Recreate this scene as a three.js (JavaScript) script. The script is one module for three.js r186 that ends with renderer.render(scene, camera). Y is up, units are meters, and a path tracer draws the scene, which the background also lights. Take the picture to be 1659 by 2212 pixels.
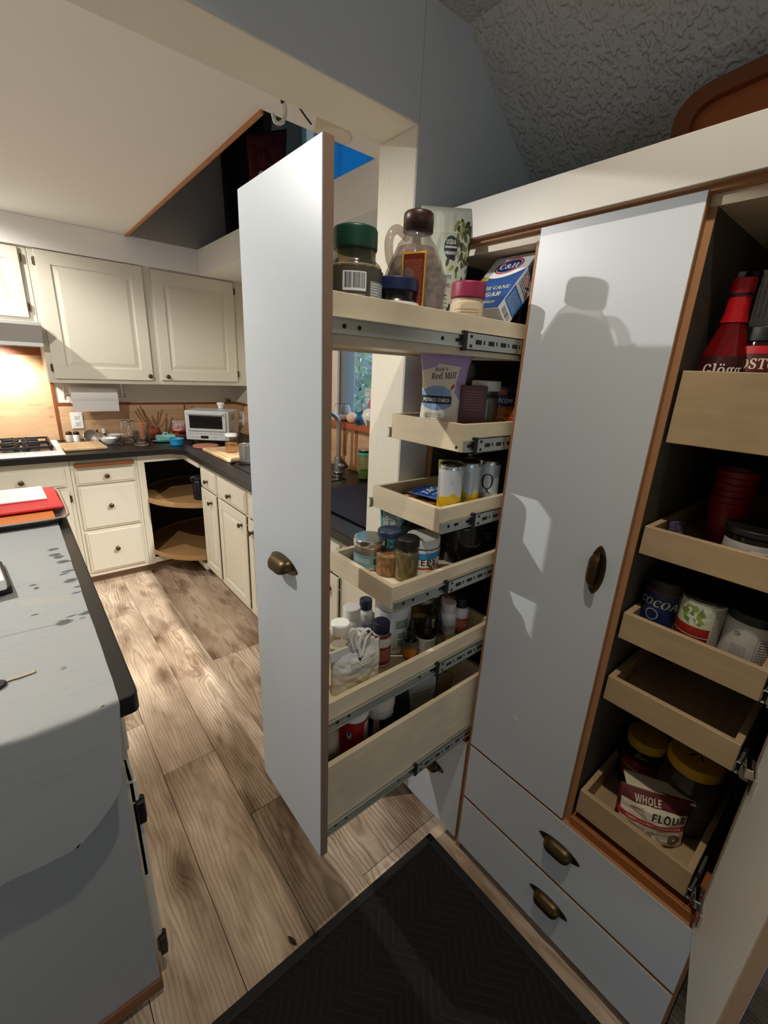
import * as THREE from 'three';
import { RoundedBoxGeometry } from 'three/addons/geometries/RoundedBoxGeometry.js';
import { ParametricGeometry } from 'three/addons/geometries/ParametricGeometry.js';
import { RectAreaLightUniformsLib } from 'three/addons/lights/RectAreaLightUniformsLib.js';
import { mergeGeometries } from 'three/addons/utils/BufferGeometryUtils.js';

// ---------- camera, sky, exposure ----------
const scene = new THREE.Scene();
const camera = new THREE.PerspectiveCamera(99.02, 1659 / 2212, 0.02, 60);
camera.rotation.order = 'YXZ';
camera.position.set(0, 1.5, 0);
camera.rotation.set(-0.31237, -0.70695, 0.04929);
scene.add(camera);
scene.background = new THREE.Color().setRGB(0.56, 0.76, 1.0);   // dusk sky seen through the windows
scene.backgroundIntensity = 3.6;
RectAreaLightUniformsLib.init();
const renderer = new THREE.WebGLRenderer({ antialias: true });
renderer.toneMapping = THREE.LinearToneMapping;
renderer.toneMappingExposure = 0.46;
renderer.shadowMap.enabled = true;
const WARM = new THREE.Color().setRGB(1.0, 0.98, 0.93);
const WARMER = new THREE.Color().setRGB(1.0, 0.9, 0.74);
const LAMPS = {                                                  // the lamps of the rooms: place, candela, half angle
  island: { at: [-0.565, 2.235, -1.67], cd: 12, angle: 1.47, soft: 0.5 },
  range: { at: [-0.37, 2.235, -3.08], cd: 10.5, angle: 1.02, pen: 0.36, tx: 0.35, tz: -0.45 },
  near: { at: [0.26, 2.775, -0.21], cd: 9, angle: 0.765, pen: 0.2, warm: 1 },
  hood: { at: [-0.02, 1.555, -3.66], cd: 8, angle: 0.95, pen: 0.5, tz: -0.8 },
  sink: { at: [1.25, 2.035, -1.84], cd: 40, angle: 0.55, pen: 0.7, tx: -0.46, tz: -0.42 },
};

// ---------- helpers ----------
const TAU = Math.PI * 2, V2 = (x, y) => new THREE.Vector2(x, y), V3 = (x, y, z) => new THREE.Vector3(x, y, z);
const used = new Map();
function numbered(n) { const k = used.get(n) || 0; used.set(n, k + 1); return k ? n + '_' + String(k).padStart(3, '0') : n; }
function shade(o) { o.traverse((m) => { if (m.isMesh) { m.castShadow = true; m.receiveShadow = true; } }); return o; }
function thing(name, label, category, pos = [0, 0, 0], turn = 0, group) {
  const o = new THREE.Group(); o.name = numbered(name); o.position.set(...pos); o.rotation.y = turn;
  o.userData = { label, category }; if (group) o.userData.group = group; scene.add(o); return o;
}
function one(name, label, category, geo, mat, pos = [0, 0, 0], turn = 0, group) {   // a thing that is one mesh
  const m = new THREE.Mesh(geo, mat); m.name = numbered(name); m.position.set(...pos); m.rotation.y = turn;
  m.userData = { label, category }; if (group) m.userData.group = group; scene.add(m); return shade(m);
}
function part(parent, name, geo, mat, label) {
  const m = new THREE.Mesh(geo, mat); m.name = name; if (label) m.userData.label = label; parent.add(m); return shade(m);
}
function abs(parent, name, geo, mat, label) {                      // geometry given in the room's own coordinates
  let p = parent, d = V3(0, 0, 0); while (p && p !== scene) { d.add(p.position); p = p.parent; }
  geo.translate(-d.x, -d.y, -d.z); return part(parent, name, geo, mat, label);
}
function struct(name, geo, mat) { const m = geo ? new THREE.Mesh(geo, mat) : new THREE.Group(); m.name = name; m.userData.kind = 'structure'; scene.add(m); return shade(m); }
function bx(x0, x1, y0, y1, z0, z1, r = 0.002) {
  const w = x1 - x0, h = y1 - y0, d = z1 - z0; r = Math.min(r, w * 0.45, h * 0.45, d * 0.45);
  const g = r > 0 ? new RoundedBoxGeometry(w, h, d, 1, r) : new THREE.BoxGeometry(w, h, d);
  return g.translate((x0 + x1) / 2, (y0 + y1) / 2, (z0 + z1) / 2);
}
function merge(list) { return mergeGeometries(list.map((g) => { const q = g.index ? g.toNonIndexed() : g; for (const k of Object.keys(q.attributes)) if (!['position', 'normal', 'uv'].includes(k)) q.deleteAttribute(k); return q; })); }
function muv(g, grain = 'x', s = 1, off = [0, 0]) {                // uv in metres along the grain, from each face's own plane
  g = g.index ? g.toNonIndexed() : g; const p = g.attributes.position, n = p.count, uv = new Float32Array(n * 2), ax = { x: 0, y: 1, z: 2 }[grain];
  const a = V3(), b = V3(), c = V3(), q = [0, 0, 0];
  for (let i = 0; i < n; i += 3) {
    a.fromBufferAttribute(p, i); b.fromBufferAttribute(p, i + 1); c.fromBufferAttribute(p, i + 2);
    b.sub(a); c.sub(a); b.cross(c); const m = [Math.abs(b.x), Math.abs(b.y), Math.abs(b.z)]; const d = m.indexOf(Math.max(...m));
    const rest = [0, 1, 2].filter((k) => k !== d); const U = rest.includes(ax) ? ax : rest[0], W = rest.find((k) => k !== U);
    for (let k = 0; k < 3; k++) { q[0] = p.getX(i + k); q[1] = p.getY(i + k); q[2] = p.getZ(i + k); uv[(i + k) * 2] = q[W] * s + off[0]; uv[(i + k) * 2 + 1] = q[U] * s + off[1]; }
  }
  g.setAttribute('uv', new THREE.BufferAttribute(uv, 2)); return g;
}
function flip(g) { if (g.index) { const a = g.index.array; for (let i = 0; i < a.length; i += 3) { const t = a[i]; a[i] = a[i + 1]; a[i + 1] = t; } } else for (const k of ['position', 'normal', 'uv']) { const at = g.attributes[k], n = at.itemSize, a = at.array; for (let i = 0; i < at.count; i += 3) for (let j = 0; j < n; j++) { const t = a[i * n + j]; a[i * n + j] = a[(i + 1) * n + j]; a[(i + 1) * n + j] = t; } } return g; }   // mirrored geometry turned right side out
const lathe = (pts, seg = 36) => new THREE.LatheGeometry(pts.map((p) => V2(p[0], p[1])), seg);
const rcyl = (r, h, b = 0.003, seg = 36, y = 0) => lathe([[0, y], [r - b, y], [r - b * 0.3, y + b * 0.3], [r, y + b], [r, y + h - b], [r - b * 0.3, y + h - b * 0.3], [r - b, y + h], [0, y + h]], seg);
const arcLabel = (r, y0, y1, mid, len, seg = 24) => new THREE.CylinderGeometry(r, r, y1 - y0, seg, 1, true, mid - len / 2, len).translate(0, (y0 + y1) / 2, 0);
const face = (x, z) => Math.atan2(-x, -z);                         // the bearing from a thing to where the viewer stands
const tube = (pts, r, seg = 24, rad = 8, closed = false) => new THREE.TubeGeometry(new THREE.CatmullRomCurve3(pts.map((p) => V3(...p)), closed), seg, r, rad, closed);
let seed = 7; const rnd = () => { seed = (seed * 1664525 + 1013904223) >>> 0; return seed / 4294967296; };
const hash = (x, y, s) => { let h = (x * 374761393 + y * 668265263 + s * 2147483647) | 0; h = Math.imul(h ^ (h >>> 13), 1274126177); return ((h ^ (h >>> 16)) >>> 0) / 4294967296; };
function noise(x, y, s = 0, px = 1 << 20, py = 1 << 20) {
  const xi = Math.floor(x), yi = Math.floor(y), fx = x - xi, fy = y - yi, u = fx * fx * (3 - 2 * fx), v = fy * fy * (3 - 2 * fy);
  const w = (i, j) => hash(((xi + i) % px + px) % px, ((yi + j) % py + py) % py, s);
  return (w(0, 0) * (1 - u) + w(1, 0) * u) * (1 - v) + (w(0, 1) * (1 - u) + w(1, 1) * u) * v;
}
function fbm(x, y, s = 0, o = 4, px, py) { let a = 0.5, t = 0, n = 0; for (let i = 0; i < o; i++) { t += a * noise(x, y, s + i * 17, px && px << i, py && py << i); n += a; a *= 0.5; x *= 2; y *= 2; } return t / n; }
function tex(w, h, fn, color = true) {
  const d = new Uint8Array(w * h * 4);
  for (let j = 0; j < h; j++) for (let i = 0; i < w; i++) { const c = fn(i / w, j / h), k = (j * w + i) * 4; d[k] = c[0]; d[k + 1] = c[1] ?? c[0]; d[k + 2] = c[2] ?? c[0]; d[k + 3] = 255; }
  const t = new THREE.DataTexture(d, w, h); t.wrapS = t.wrapT = THREE.RepeatWrapping; t.magFilter = THREE.LinearFilter; t.minFilter = THREE.LinearMipmapLinearFilter; t.generateMipmaps = true;
  if (color) t.colorSpace = THREE.SRGBColorSpace; t.needsUpdate = true; return t;
}
function print(w, h, bg, draw) {                                   // flat print: a label, a sign
  const c = document.createElement('canvas'); c.width = w; c.height = h; const g = c.getContext('2d'); g.fillStyle = bg; g.fillRect(0, 0, w, h); g.textAlign = 'center'; g.textBaseline = 'middle'; draw(g, w, h);
  const t = new THREE.CanvasTexture(c); t.colorSpace = THREE.SRGBColorSpace; return t;
}
const lines = (g, x, y, w, h, n, col = '#555', th = 0.45) => { g.fillStyle = col; for (let i = 0; i < n; i++) { let u = x; while (u < x + w - 4) { const l = Math.min(4 + rnd() * w * 0.16, x + w - u); g.fillRect(u, y + (i * h) / n, l, Math.max(1, (h / n) * th)); u += l + 3; } } };
const bars = (g, x, y, w, h) => { g.fillStyle = '#f2f2f2'; g.fillRect(x, y, w, h); g.fillStyle = '#222'; let u = x + w * 0.06; while (u < x + w * 0.94) { const t = 1 + Math.floor(rnd() * 4); g.fillRect(u, y + h * 0.06, t, h * 0.8); u += t + 1 + Math.floor(rnd() * 4); } };
const say = (g, s, x, y, px, col = '#000', font = 'sans-serif', style = 'bold', maxW) => { g.fillStyle = col; g.font = `${style} ${px}px ${font}`; maxW ? g.fillText(s, x, y, maxW) : g.fillText(s, x, y); };
const std = (o) => new THREE.MeshStandardMaterial(o), hex = (c) => new THREE.Color(c);
const paint = (c, rough = 0.5, o = {}) => std({ color: hex(c), roughness: rough, ...o });
const phys = (o) => new THREE.MeshPhysicalMaterial(o);
const glass = (c = '#ffffff', rough = 0.03, o = {}) => phys({ color: hex(c), roughness: rough, transmission: 1, thickness: 0, ior: 1.45, side: THREE.DoubleSide, ...o });
const printed = (t, rough = 0.45, o = {}) => std({ map: t, roughness: rough, side: THREE.DoubleSide, ...o });

// ---------- materials ----------
const bumpWall = tex(256, 256, (u, v) => { const n = fbm(u * 40, v * 40, 3, 3, 40, 40); return [n * 255]; }, false);
const popcorn = tex(512, 512, (u, v) => { const a = fbm(u * 34, v * 34, 11, 2, 34, 34); const k = Math.max(0, Math.min(1, (a - 0.35) * 2.6)); return [k * k * (3 - 2 * k) * 255]; }, false);
const birch = tex(256, 512, (u, v) => { const n = fbm(u * 3, v * 6, 21, 3, 3, 6), f = noise(u * 90, v * 8, 5, 90, 8), k = noise(u * 30 + n * 6, v * 3, 9, 30, 3); const t = 0.9 + n * 0.16 - f * 0.04 - k * 0.05; return [232 * t, 215 * t, 183 * t].map((x) => Math.min(255, x)); });
const plyTex = tex(256, 256, (u, v) => { const n = fbm(u * 9, v * 2, 31, 4, 9, 2), f = noise(u * 60, v * 6, 8, 60, 6); let t = 0.88 + n * 0.2 - f * 0.05; const s = noise(u * 50, v * 12, 41, 50, 12); if (s > 0.88) t -= 0.09; return [224 * t, 180 * t, 136 * t].map((x) => Math.min(255, x)); });
const darkWood = tex(128, 512, (u, v) => { const n = fbm(u * 3, v * 4, 51, 4, 3, 4), f = noise(u * 60, v * 6, 5, 60, 6); const t = 0.75 + n * 0.3 - f * 0.15; return [142 * t, 92 * t, 56 * t]; });
const cutTex = tex(256, 128, (u, v) => { const s = Math.floor(v * 7), n = fbm(u * 2, v * 14, 61, 3, 2, 14), h = hash(s, 3, 4); const t = 0.82 + h * 0.12 + n * 0.14; return [231 * t, 195 * t, 148 * t].map((x) => Math.min(255, x)); });
const M = {
  wallCream: paint('#eae3d2', 0.85, { bumpMap: bumpWall, bumpScale: 0.0006 }), ceilCream: paint('#f7f4ee', 0.9, { bumpMap: bumpWall, bumpScale: 0.0006 }),
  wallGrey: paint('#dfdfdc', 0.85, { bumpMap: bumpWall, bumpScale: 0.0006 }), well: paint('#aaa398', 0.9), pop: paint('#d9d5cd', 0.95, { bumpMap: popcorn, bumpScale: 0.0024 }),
  laminate: paint('#c9ced3', 0.36), laminateShaded: paint('#aba598', 0.45), mdf: paint('#8a6f5a', 0.7), edge: paint('#a97a52', 0.6),
  cab: paint('#e4ddcb', 0.38), cabEdge: paint('#dcd0b2', 0.45), counter: paint('#100f0e', 0.38), bronze: std({ color: hex('#4f4028'), roughness: 0.36, metalness: 0.85 }), darkBronze: std({ color: hex('#3d342a'), roughness: 0.4, metalness: 0.85 }), knob: std({ color: hex('#5e4c30'), roughness: 0.35, metalness: 0.8 }),
  birch: std({ map: birch, roughness: 0.42 }), ply: std({ map: plyTex, roughness: 0.5 }), dark: std({ map: darkWood, roughness: 0.5 }), cut: std({ map: cutTex, roughness: 0.55 }),
  zinc: std({ color: hex('#b9beb9'), roughness: 0.32, metalness: 0.85 }), chrome: std({ color: hex('#d5d6d6'), roughness: 0.16, metalness: 1 }), steel: std({ color: hex('#a9a8a4'), roughness: 0.33, metalness: 0.9 }), black: paint('#0c0c0d', 0.45), blackGloss: paint('#08080a', 0.15), slot: paint('#121212', 0.7),
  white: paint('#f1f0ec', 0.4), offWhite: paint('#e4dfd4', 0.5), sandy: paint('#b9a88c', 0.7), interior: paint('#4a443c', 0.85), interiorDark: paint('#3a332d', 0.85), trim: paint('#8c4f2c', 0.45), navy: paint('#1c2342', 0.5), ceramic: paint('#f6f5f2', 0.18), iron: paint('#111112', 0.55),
};
M.pop.bumpMap.repeat.set(1, 1);
// ---------- the setting ----------
const W = { z0: -0.9, z1: -1.04, jamb: 0.814, head: 2.033, ceil: 2.25, right: 1.545, back: -3.9, left: -2.3, nearCeil: 2.8, end: 2.3 };
// floor: a sub-floor with planks 193 mm wide laid along the aisle
const floor = struct('floor', bx(W.left - 0.1, 1.75, -0.1, -0.0085, W.back - 0.1, W.end + 0.1, 0), paint('#1e140d', 0.9));
const plankTex = [];
for (let k = 0; k < 6; k++) {
  const cx = 0.3 + hash(k, 1, 9) * 0.4, cy = hash(k, 2, 9) * 1.3, kx = 0.25 + hash(k, 5, 9) * 0.5, ky = 0.2 + hash(k, 6, 9) * 0.9, style = k % 3;
  plankTex.push(tex(256, 1536, (u, v) => {
    const x = (u - cx) * 0.193, y = v * 1.318, wob = fbm(u * 2, v * 5, 100 + k, 3) - 0.5;
    const yy = y - cy, dd = Math.sqrt(x * x * (style === 2 ? 0.5 : 1) + Math.pow(0.045 * yy, 2) + 1e-6) + wob * 0.03 + (fbm(u * 5, v * 16, 130 + k, 3) - 0.5) * 0.009;
    const kd = Math.hypot((u - kx) * 0.193, (v - ky) * 1.318 * 0.45); const knot = Math.exp(-kd * kd / 0.0007);
    const r = (dd + knot * 0.03) * (style === 1 ? 95 : 120); const ring = Math.pow(0.5 + 0.5 * Math.sin(r * TAU / 1.15), style === 1 ? 2.6 : 1.8);
    const endDark = Math.max(0, (v > 0.5 ? v : 1 - v) - 0.62) * 2.4 * Math.max(0, fbm(u * 2.5, v * 4, 290 + k, 3) - 0.25); const fib = noise(u * 170, v * 26, 160 + k), fib2 = noise(u * 60, v * 9, 170 + k), patch = fbm(u * 2.2, v * 5, 200 + k, 4), stain = Math.max(0, fbm(u * 3, v * 7, 230 + k, 4) - 0.52) * 2.2, chalk = Math.max(0, fbm(u * 5, v * 14, 260 + k, 4) - 0.55) * 1.6;
    const g0 = style === 1 ? 0.16 : 0.24, t = Math.max(0, Math.min(1, g0 * 1.25 * ring * (0.3 + patch * 0.9) + 0.13 * fib + 0.1 * fib2 + 0.12 - (patch - 0.5) * 0.75 + stain * (style === 0 ? 0.7 : 0.4) + knot * 0.4 + endDark * (style === 2 ? 0.1 : 0.45) - 0.12 * chalk));
    const mixc = (a, b) => a + (b - a) * t; return [mixc(245, 108) + 8 * chalk, mixc(224, 81) + 10 * chalk, mixc(199, 60) + 12 * chalk].map((q) => Math.min(250, q));
  }));
}
const plankMat = plankTex.map((t) => std({ map: t, roughness: 0.46, bumpMap: t, bumpScale: 0.0004 }));
const plankTone = plankMat.concat(plankMat.map((m) => { const q = m.clone(); q.color.setRGB(0.82, 0.8, 0.78); return q; }));
{
  const P = 0.1945, L = 1.318, known = { '-1': -1.787, 0: -1.468, 1: -2.444, 2: -2.045, 3: -0.728 }, base = 0.22, geos = new Map();
  // The columns are numbered from the one whose left seam is at x = 0.22
  const pick = { '-1': [4, 8, 1, 5], 0: [2, 7, 4, 1], 1: [6, 3, 0, 9], 2: [3, 6, 5, 2], 3: [8, 9, 3, 7] };
  for (let c = -13; c <= 7; c++) {
    const x0 = base + P * c + 0.0008, x1 = Math.min(1.7, base + P * (c + 1) - 0.0008); if (x0 > 1.69) break;
    let s = known[c] ?? -1.9 + ((c * 0.47) % 1.3); while (s > W.back) s -= L;
    for (let n = 0, z = s; z < W.end; z += L, n++) {
      const a = Math.max(z, W.back) + 0.0008, b = Math.min(z + L, W.end) - 0.0008; if (b - a < 0.02) continue;
      const key = (x1 - x0).toFixed(4) + '_' + (b - a).toFixed(4) + '_' + (a > z + 0.01 ? 1 : 0);
      if (!geos.has(key)) { const g = new RoundedBoxGeometry(x1 - x0, 0.0085, b - a, 1, 0.0009); const p = g.attributes.position, uv = g.attributes.uv; for (let i = 0; i < p.count; i++) uv.setXY(i, p.getX(i) / P + 0.5, (p.getZ(i) + (b - a) / 2 + (a - z)) / L); geos.set(key, g); }
      const id = pick[c] ? pick[c][n % 4] % 12 : Math.floor(hash(c + 40, n, 3) * 12);
      const m = part(floor, 'plank', geos.get(key), plankTone[id]); m.position.set((x0 + x1) / 2, -0.00425, (a + b) / 2);
    }
  }
}
// walls: each has thickness; rooms are closed
const T = 0.12;
struct('wall_back', merge([bx(W.left - T, W.right + 0.9, -0.02, 3.4, W.back - T, W.back, 0)]), M.wallCream);
// kitchen window in the right wall
const WIN = { z0: -2.29, z1: -1.2, y0: 1.20, y1: 2.06 };
struct('wall_right', merge([
  bx(W.right, W.right + T, -0.02, WIN.y0, W.back, W.z1 + 0.02, 0), bx(W.right, W.right + T, WIN.y1, 2.25, W.back, W.z1 + 0.02, 0),
  bx(W.right, W.right + T, WIN.y0, WIN.y1, W.back, WIN.z0, 0), bx(W.right, W.right + T, WIN.y0, WIN.y1, WIN.z1, W.z1 + 0.02, 0)]), M.wallCream);
struct('wall_left', merge([bx(W.left - T, W.left, -0.02, 2.9, W.z0, W.end, 0), bx(W.left - T, W.left, -0.02, 2.9, W.back, W.z0, 0)]), M.wallGrey);
struct('wall_front', merge([bx(W.left - T, 1.75, -0.02, 0.5, W.end, W.end + T, 0), bx(W.left - T, 1.75, 1.9, 2.95, W.end, W.end + T, 0), bx(W.left - T, -1.7, 0.5, 1.9, W.end, W.end + T, 0), bx(-0.1, 1.75, 0.5, 1.9, W.end, W.end + T, 0)]), M.wallGrey);
struct('wall_side', bx(1.6, 1.6 + T, -0.02, 2.2, W.z1, W.end, 0), M.wallGrey);
// the wall with the wide opening between the rooms: faces grey to the near room, cream reveal
struct('wall_opening', merge([bx(W.left, W.jamb, W.head, W.nearCeil + 0.1, W.z1, W.z0, 0.004), bx(W.jamb, 1.6, -0.02, W.nearCeil + 0.1, W.z1, W.z0, 0.004), bx(W.left, -1.6, -0.02, W.head, W.z1, W.z0, 0.004)]), M.wallCream);
struct('wall_near_face', merge([bx(W.left, W.jamb, W.head + 0.001, W.nearCeil, W.z0, W.z0 + 0.003, 0), bx(W.jamb + 0.001, 1.6, 0, W.nearCeil, W.z0, W.z0 + 0.003, 0)]), M.wallGrey);
// kitchen ceiling with the open light well
struct('ceiling', merge([bx(W.left, 0.742, W.ceil, W.ceil + 0.1, W.back, W.z1, 0), bx(0.742, 1.9, W.ceil, W.ceil + 0.1, -1.55, W.z1, 0)]), M.ceilCream);
const WELL = { x0: 0.752, x1: 1.192, z0: -3.56, z1: -1.565, wall: 1.72, top: 3.35 };
struct('trim_1', muv(merge([bx(0.742, WELL.x0, W.ceil - 0.012, W.ceil + 0.1, -3.57, -1.55, 0.001)]), 'z', 2), std({ map: plyTex, color: hex('#d9b48a'), roughness: 0.5 }));
struct('soffit', merge([bx(W.left, WELL.x1 + 0.4, 2.09, W.ceil, W.back, WELL.z0, 0.003), bx(WELL.x1, W.right + 0.2, 2.085, W.ceil, WELL.z0, W.z1, 0.003)]), M.ceilCream);
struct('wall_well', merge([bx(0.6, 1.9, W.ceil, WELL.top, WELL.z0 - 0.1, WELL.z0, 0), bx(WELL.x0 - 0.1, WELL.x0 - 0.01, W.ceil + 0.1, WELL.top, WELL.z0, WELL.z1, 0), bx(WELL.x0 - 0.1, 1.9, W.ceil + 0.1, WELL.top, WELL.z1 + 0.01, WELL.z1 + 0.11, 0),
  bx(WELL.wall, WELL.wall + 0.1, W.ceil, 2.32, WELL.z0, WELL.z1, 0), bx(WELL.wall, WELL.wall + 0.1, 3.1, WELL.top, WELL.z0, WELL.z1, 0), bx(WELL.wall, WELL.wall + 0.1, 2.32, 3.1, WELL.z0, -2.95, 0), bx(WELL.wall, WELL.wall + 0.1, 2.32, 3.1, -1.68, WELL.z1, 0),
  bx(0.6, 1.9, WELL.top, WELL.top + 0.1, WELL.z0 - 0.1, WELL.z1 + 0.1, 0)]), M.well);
// near room ceiling: flat drop strip over the cupboard end, then the textured slope; higher flat part over the camera
const slopeY = (x) => 2.262 - 0.72 * (x - 0.948);
{
  const s = new THREE.Shape(); s.moveTo(0.83, 2.262); s.lineTo(0.948, 2.262); s.lineTo(1.7, slopeY(1.7)); s.lineTo(1.7, slopeY(1.7) + 0.2); s.lineTo(1.0, 2.36); s.lineTo(0.83, 2.36); s.closePath();
  const g = new THREE.ExtrudeGeometry(s, { depth: W.end - W.z0, bevelEnabled: false }).translate(0, 0, W.z0);
  struct('ceiling_slope', muv(g, 'z', 3.6), M.pop);
  struct('ceiling_near', merge([bx(W.left, 0.86, W.nearCeil, W.nearCeil + 0.1, W.z0, W.end, 0), bx(0.822, 0.86, 2.27, W.nearCeil + 0.02, W.z0, W.end, 0)]), paint('#d9d5cd', 0.95));
}
// kitchen window: casing, sash frame, pane, sill
{
  const w = struct('window_1'); w.position.set(W.right, 1.2, -1.75);
  const C = paint('#e7d3c4', 0.5), F = paint('#7d8489', 0.5);
  abs(w, 'casing', merge([bx(W.right - 0.018, W.right, 1.17, 2.09, WIN.z0 - 0.085, WIN.z0 + 0.012, 0.003), bx(W.right - 0.018, W.right, 2.055, 2.084, WIN.z0 - 0.085, WIN.z1 + 0.08, 0.003), bx(W.right - 0.018, W.right, 1.17, 2.09, WIN.z1 - 0.012, WIN.z1 + 0.08, 0.003)]), C);
  abs(w, 'window_frame', merge([bx(W.right + 0.01, W.right + 0.08, 1.2, 2.06, WIN.z0, WIN.z0 + 0.055, 0.003), bx(W.right + 0.01, W.right + 0.08, 1.2, 2.06, WIN.z1 - 0.055, WIN.z1, 0.003), bx(W.right + 0.01, W.right + 0.08, 2.01, 2.06, WIN.z0, WIN.z1, 0.003), bx(W.right + 0.01, W.right + 0.08, 1.2, 1.225, WIN.z0, WIN.z1, 0.003)]), F);
  abs(w, 'pane', bx(W.right + 0.04, W.right + 0.044, 1.22, 2.02, WIN.z0 + 0.05, WIN.z1 - 0.05, 0), glass('#ffffff', 0.01));
  abs(w, 'window_sill', muv(bx(W.right - 0.075, W.right + 0.02, 1.172, 1.2, WIN.z0 - 0.09, WIN.z1 + 0.09, 0.004), 'z', 2), std({ map: plyTex, color: hex('#dc8a68'), roughness: 0.4 }));
  const e = struct('window_2'); e.position.set(0, 1, W.end);
  abs(e, 'window_frame', merge([bx(-1.7, -1.63, 0.5, 1.9, W.end + 0.03, W.end + 0.09, 0), bx(-0.17, -0.1, 0.5, 1.9, W.end + 0.03, W.end + 0.09, 0), bx(-1.7, -0.1, 1.83, 1.9, W.end + 0.03, W.end + 0.09, 0), bx(-1.7, -0.1, 0.5, 0.57, W.end + 0.03, W.end + 0.09, 0)]), F);
  abs(e, 'pane', bx(-1.65, -0.15, 0.55, 1.85, W.end + 0.058, W.end + 0.062, 0), glass());
}
// outside: ground and the shrub seen through the kitchen window
struct('ground', bx(1.7, 9, -0.5, -0.35, -9, 3, 0), paint('#4a5a48', 0.95));
{
  const t = thing('garden_shrub', 'leafy blue-green shrub outside the kitchen window above the sill', 'shrub', [3.3, -0.35, -4.35]);
  const stems = []; for (let i = 0; i < 7; i++) { const a = i * 0.9, l = 0.5 + rnd() * 0.4; stems.push(tube([[0, 0, 0], [Math.cos(a) * l * 0.4, 0.9, Math.sin(a) * l * 0.4], [Math.cos(a) * l, 1.9 + rnd() * 0.6, Math.sin(a) * l * 1.4]], 0.018, 10, 5)); }
  part(t, 'stem', merge(stems), paint('#5a4a3a', 0.9));
  const s = new THREE.Shape(); s.moveTo(0, -0.05); s.quadraticCurveTo(0.03, -0.01, 0, 0.06); s.quadraticCurveTo(-0.03, -0.01, 0, -0.05);
  const lg = new THREE.ShapeGeometry(s, 5); { const p = lg.attributes.position; for (let i = 0; i < p.count; i++) p.setZ(i, Math.abs(p.getX(i)) * 0.5); lg.computeVertexNormals(); }
  const n = 15000, im = new THREE.InstancedMesh(lg, phys({ color: hex('#d6f2ea'), roughness: 0.5, side: THREE.DoubleSide, transmission: 0.45, thickness: 0 }), n), o = new THREE.Object3D(), c = new THREE.Color();
  for (let i = 0; i < n; i++) {
    const a = rnd() * TAU, q = Math.acos(2 * rnd() - 1), r = 0.5 + rnd() * 0.54; o.position.set(Math.sin(q) * Math.cos(a) * 0.9 * r, 1.75 + Math.cos(q) * 1.45 * r, Math.sin(q) * Math.sin(a) * 1.35 * r);
    o.rotation.set(rnd() * TAU, rnd() * TAU, rnd() * TAU); const sc = 0.7 + rnd() * 0.8; o.scale.set(sc, sc, sc); o.updateMatrix(); im.setMatrixAt(i, o.matrix);
    const k = rnd(); c.setRGB(0.5 + k * 0.5, 0.6 + k * 0.4, 0.6 + rnd() * 0.4); im.setColorAt(i, c);
  }
  im.name = 'foliage'; im.userData.kind = 'stuff'; t.add(im); shade(im);
}
// lamps
function spot(parent, L, down = true, radius = L.soft ?? 1.2) {
  const s = new THREE.SpotLight(L.warm ? WARMER : WARM, L.cd, 0, L.angle, L.pen ?? 0.12, 2); s.position.set(...L.at); s.target.position.set(L.at[0] + (L.tx || 0), L.at[1] - 1, L.at[2] + (L.tz || 0));
  s.castShadow = true; s.shadow.radius = radius; scene.add(s, s.target); return s;
}
function downlight(L, label, y, warm = true) {
  const t = thing('ceiling_light', label, 'light', [L.at[0], y, L.at[2]]);
  part(t, 'trim_ring', lathe([[0.052, -0.002], [0.056, -0.006], [0.078, -0.006], [0.082, 0], [0.052, 0]], 40), M.white);
  part(t, 'lamp_lens', rcyl(0.05, 0.003, 0.001, 32, -0.004), std({ color: 0x000000, emissive: WARM, emissiveIntensity: 6, roughness: 1 }));
  return t;
}
downlight(LAMPS.island, 'recessed ceiling light over the island', W.ceil); spot(null, LAMPS.island);
downlight(LAMPS.range, 'recessed ceiling light in front of the range hood', W.ceil); spot(null, LAMPS.range);
downlight(LAMPS.near, 'recessed ceiling light above the black floor mat', W.nearCeil); spot(null, LAMPS.near);
// ---------- the tall pantry cupboard ----------
// cup handle: a shell that bulges between two pointed ears; local x = along, y = up the front, z = out
function cupGeo(L = 0.1, H = 0.036, D = 0.024) {
  const prof = (s) => { const k = Math.max(0, 1 - Math.pow(Math.abs(s) / 0.76, 5)); return Math.pow(k, 0.6); };
  const shell = (d) => new ParametricGeometry((u, v, t) => {
    const s = u * 2 - 1, k = prof(s), ear = Math.max(0, 1 - Math.abs(s)) * 0.5 + 0.12, a = v * Math.PI * 0.62;
    const h = (H * 0.5) * Math.max(k, ear * 0.42), out = (D - d) * k;
    t.set(s * L / 2, h * Math.cos(a * 1.25) * 0.9 + 0.1 * h - d * 0.2, 0.0015 + out * Math.sin(Math.min(a, Math.PI / 2)) + (d ? 0 : 0.0008));
  }, 40, 14);
  const rim = new ParametricGeometry((u, v, t) => { const s = u * 2 - 1, ear = (H * 0.62) * Math.pow(Math.max(0, 1 - Math.pow(Math.abs(s), 2.2)), 0.75) + 0.0012; t.set(s * L * 0.56, (v * 2 - 1) * ear * 0.78, 0.0006 + 0.0014 * (1 - Math.pow(v * 2 - 1, 2))); }, 30, 6);
  return merge([shell(0), shell(0.0022), rim]);
}
const cup = cupGeo();
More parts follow.
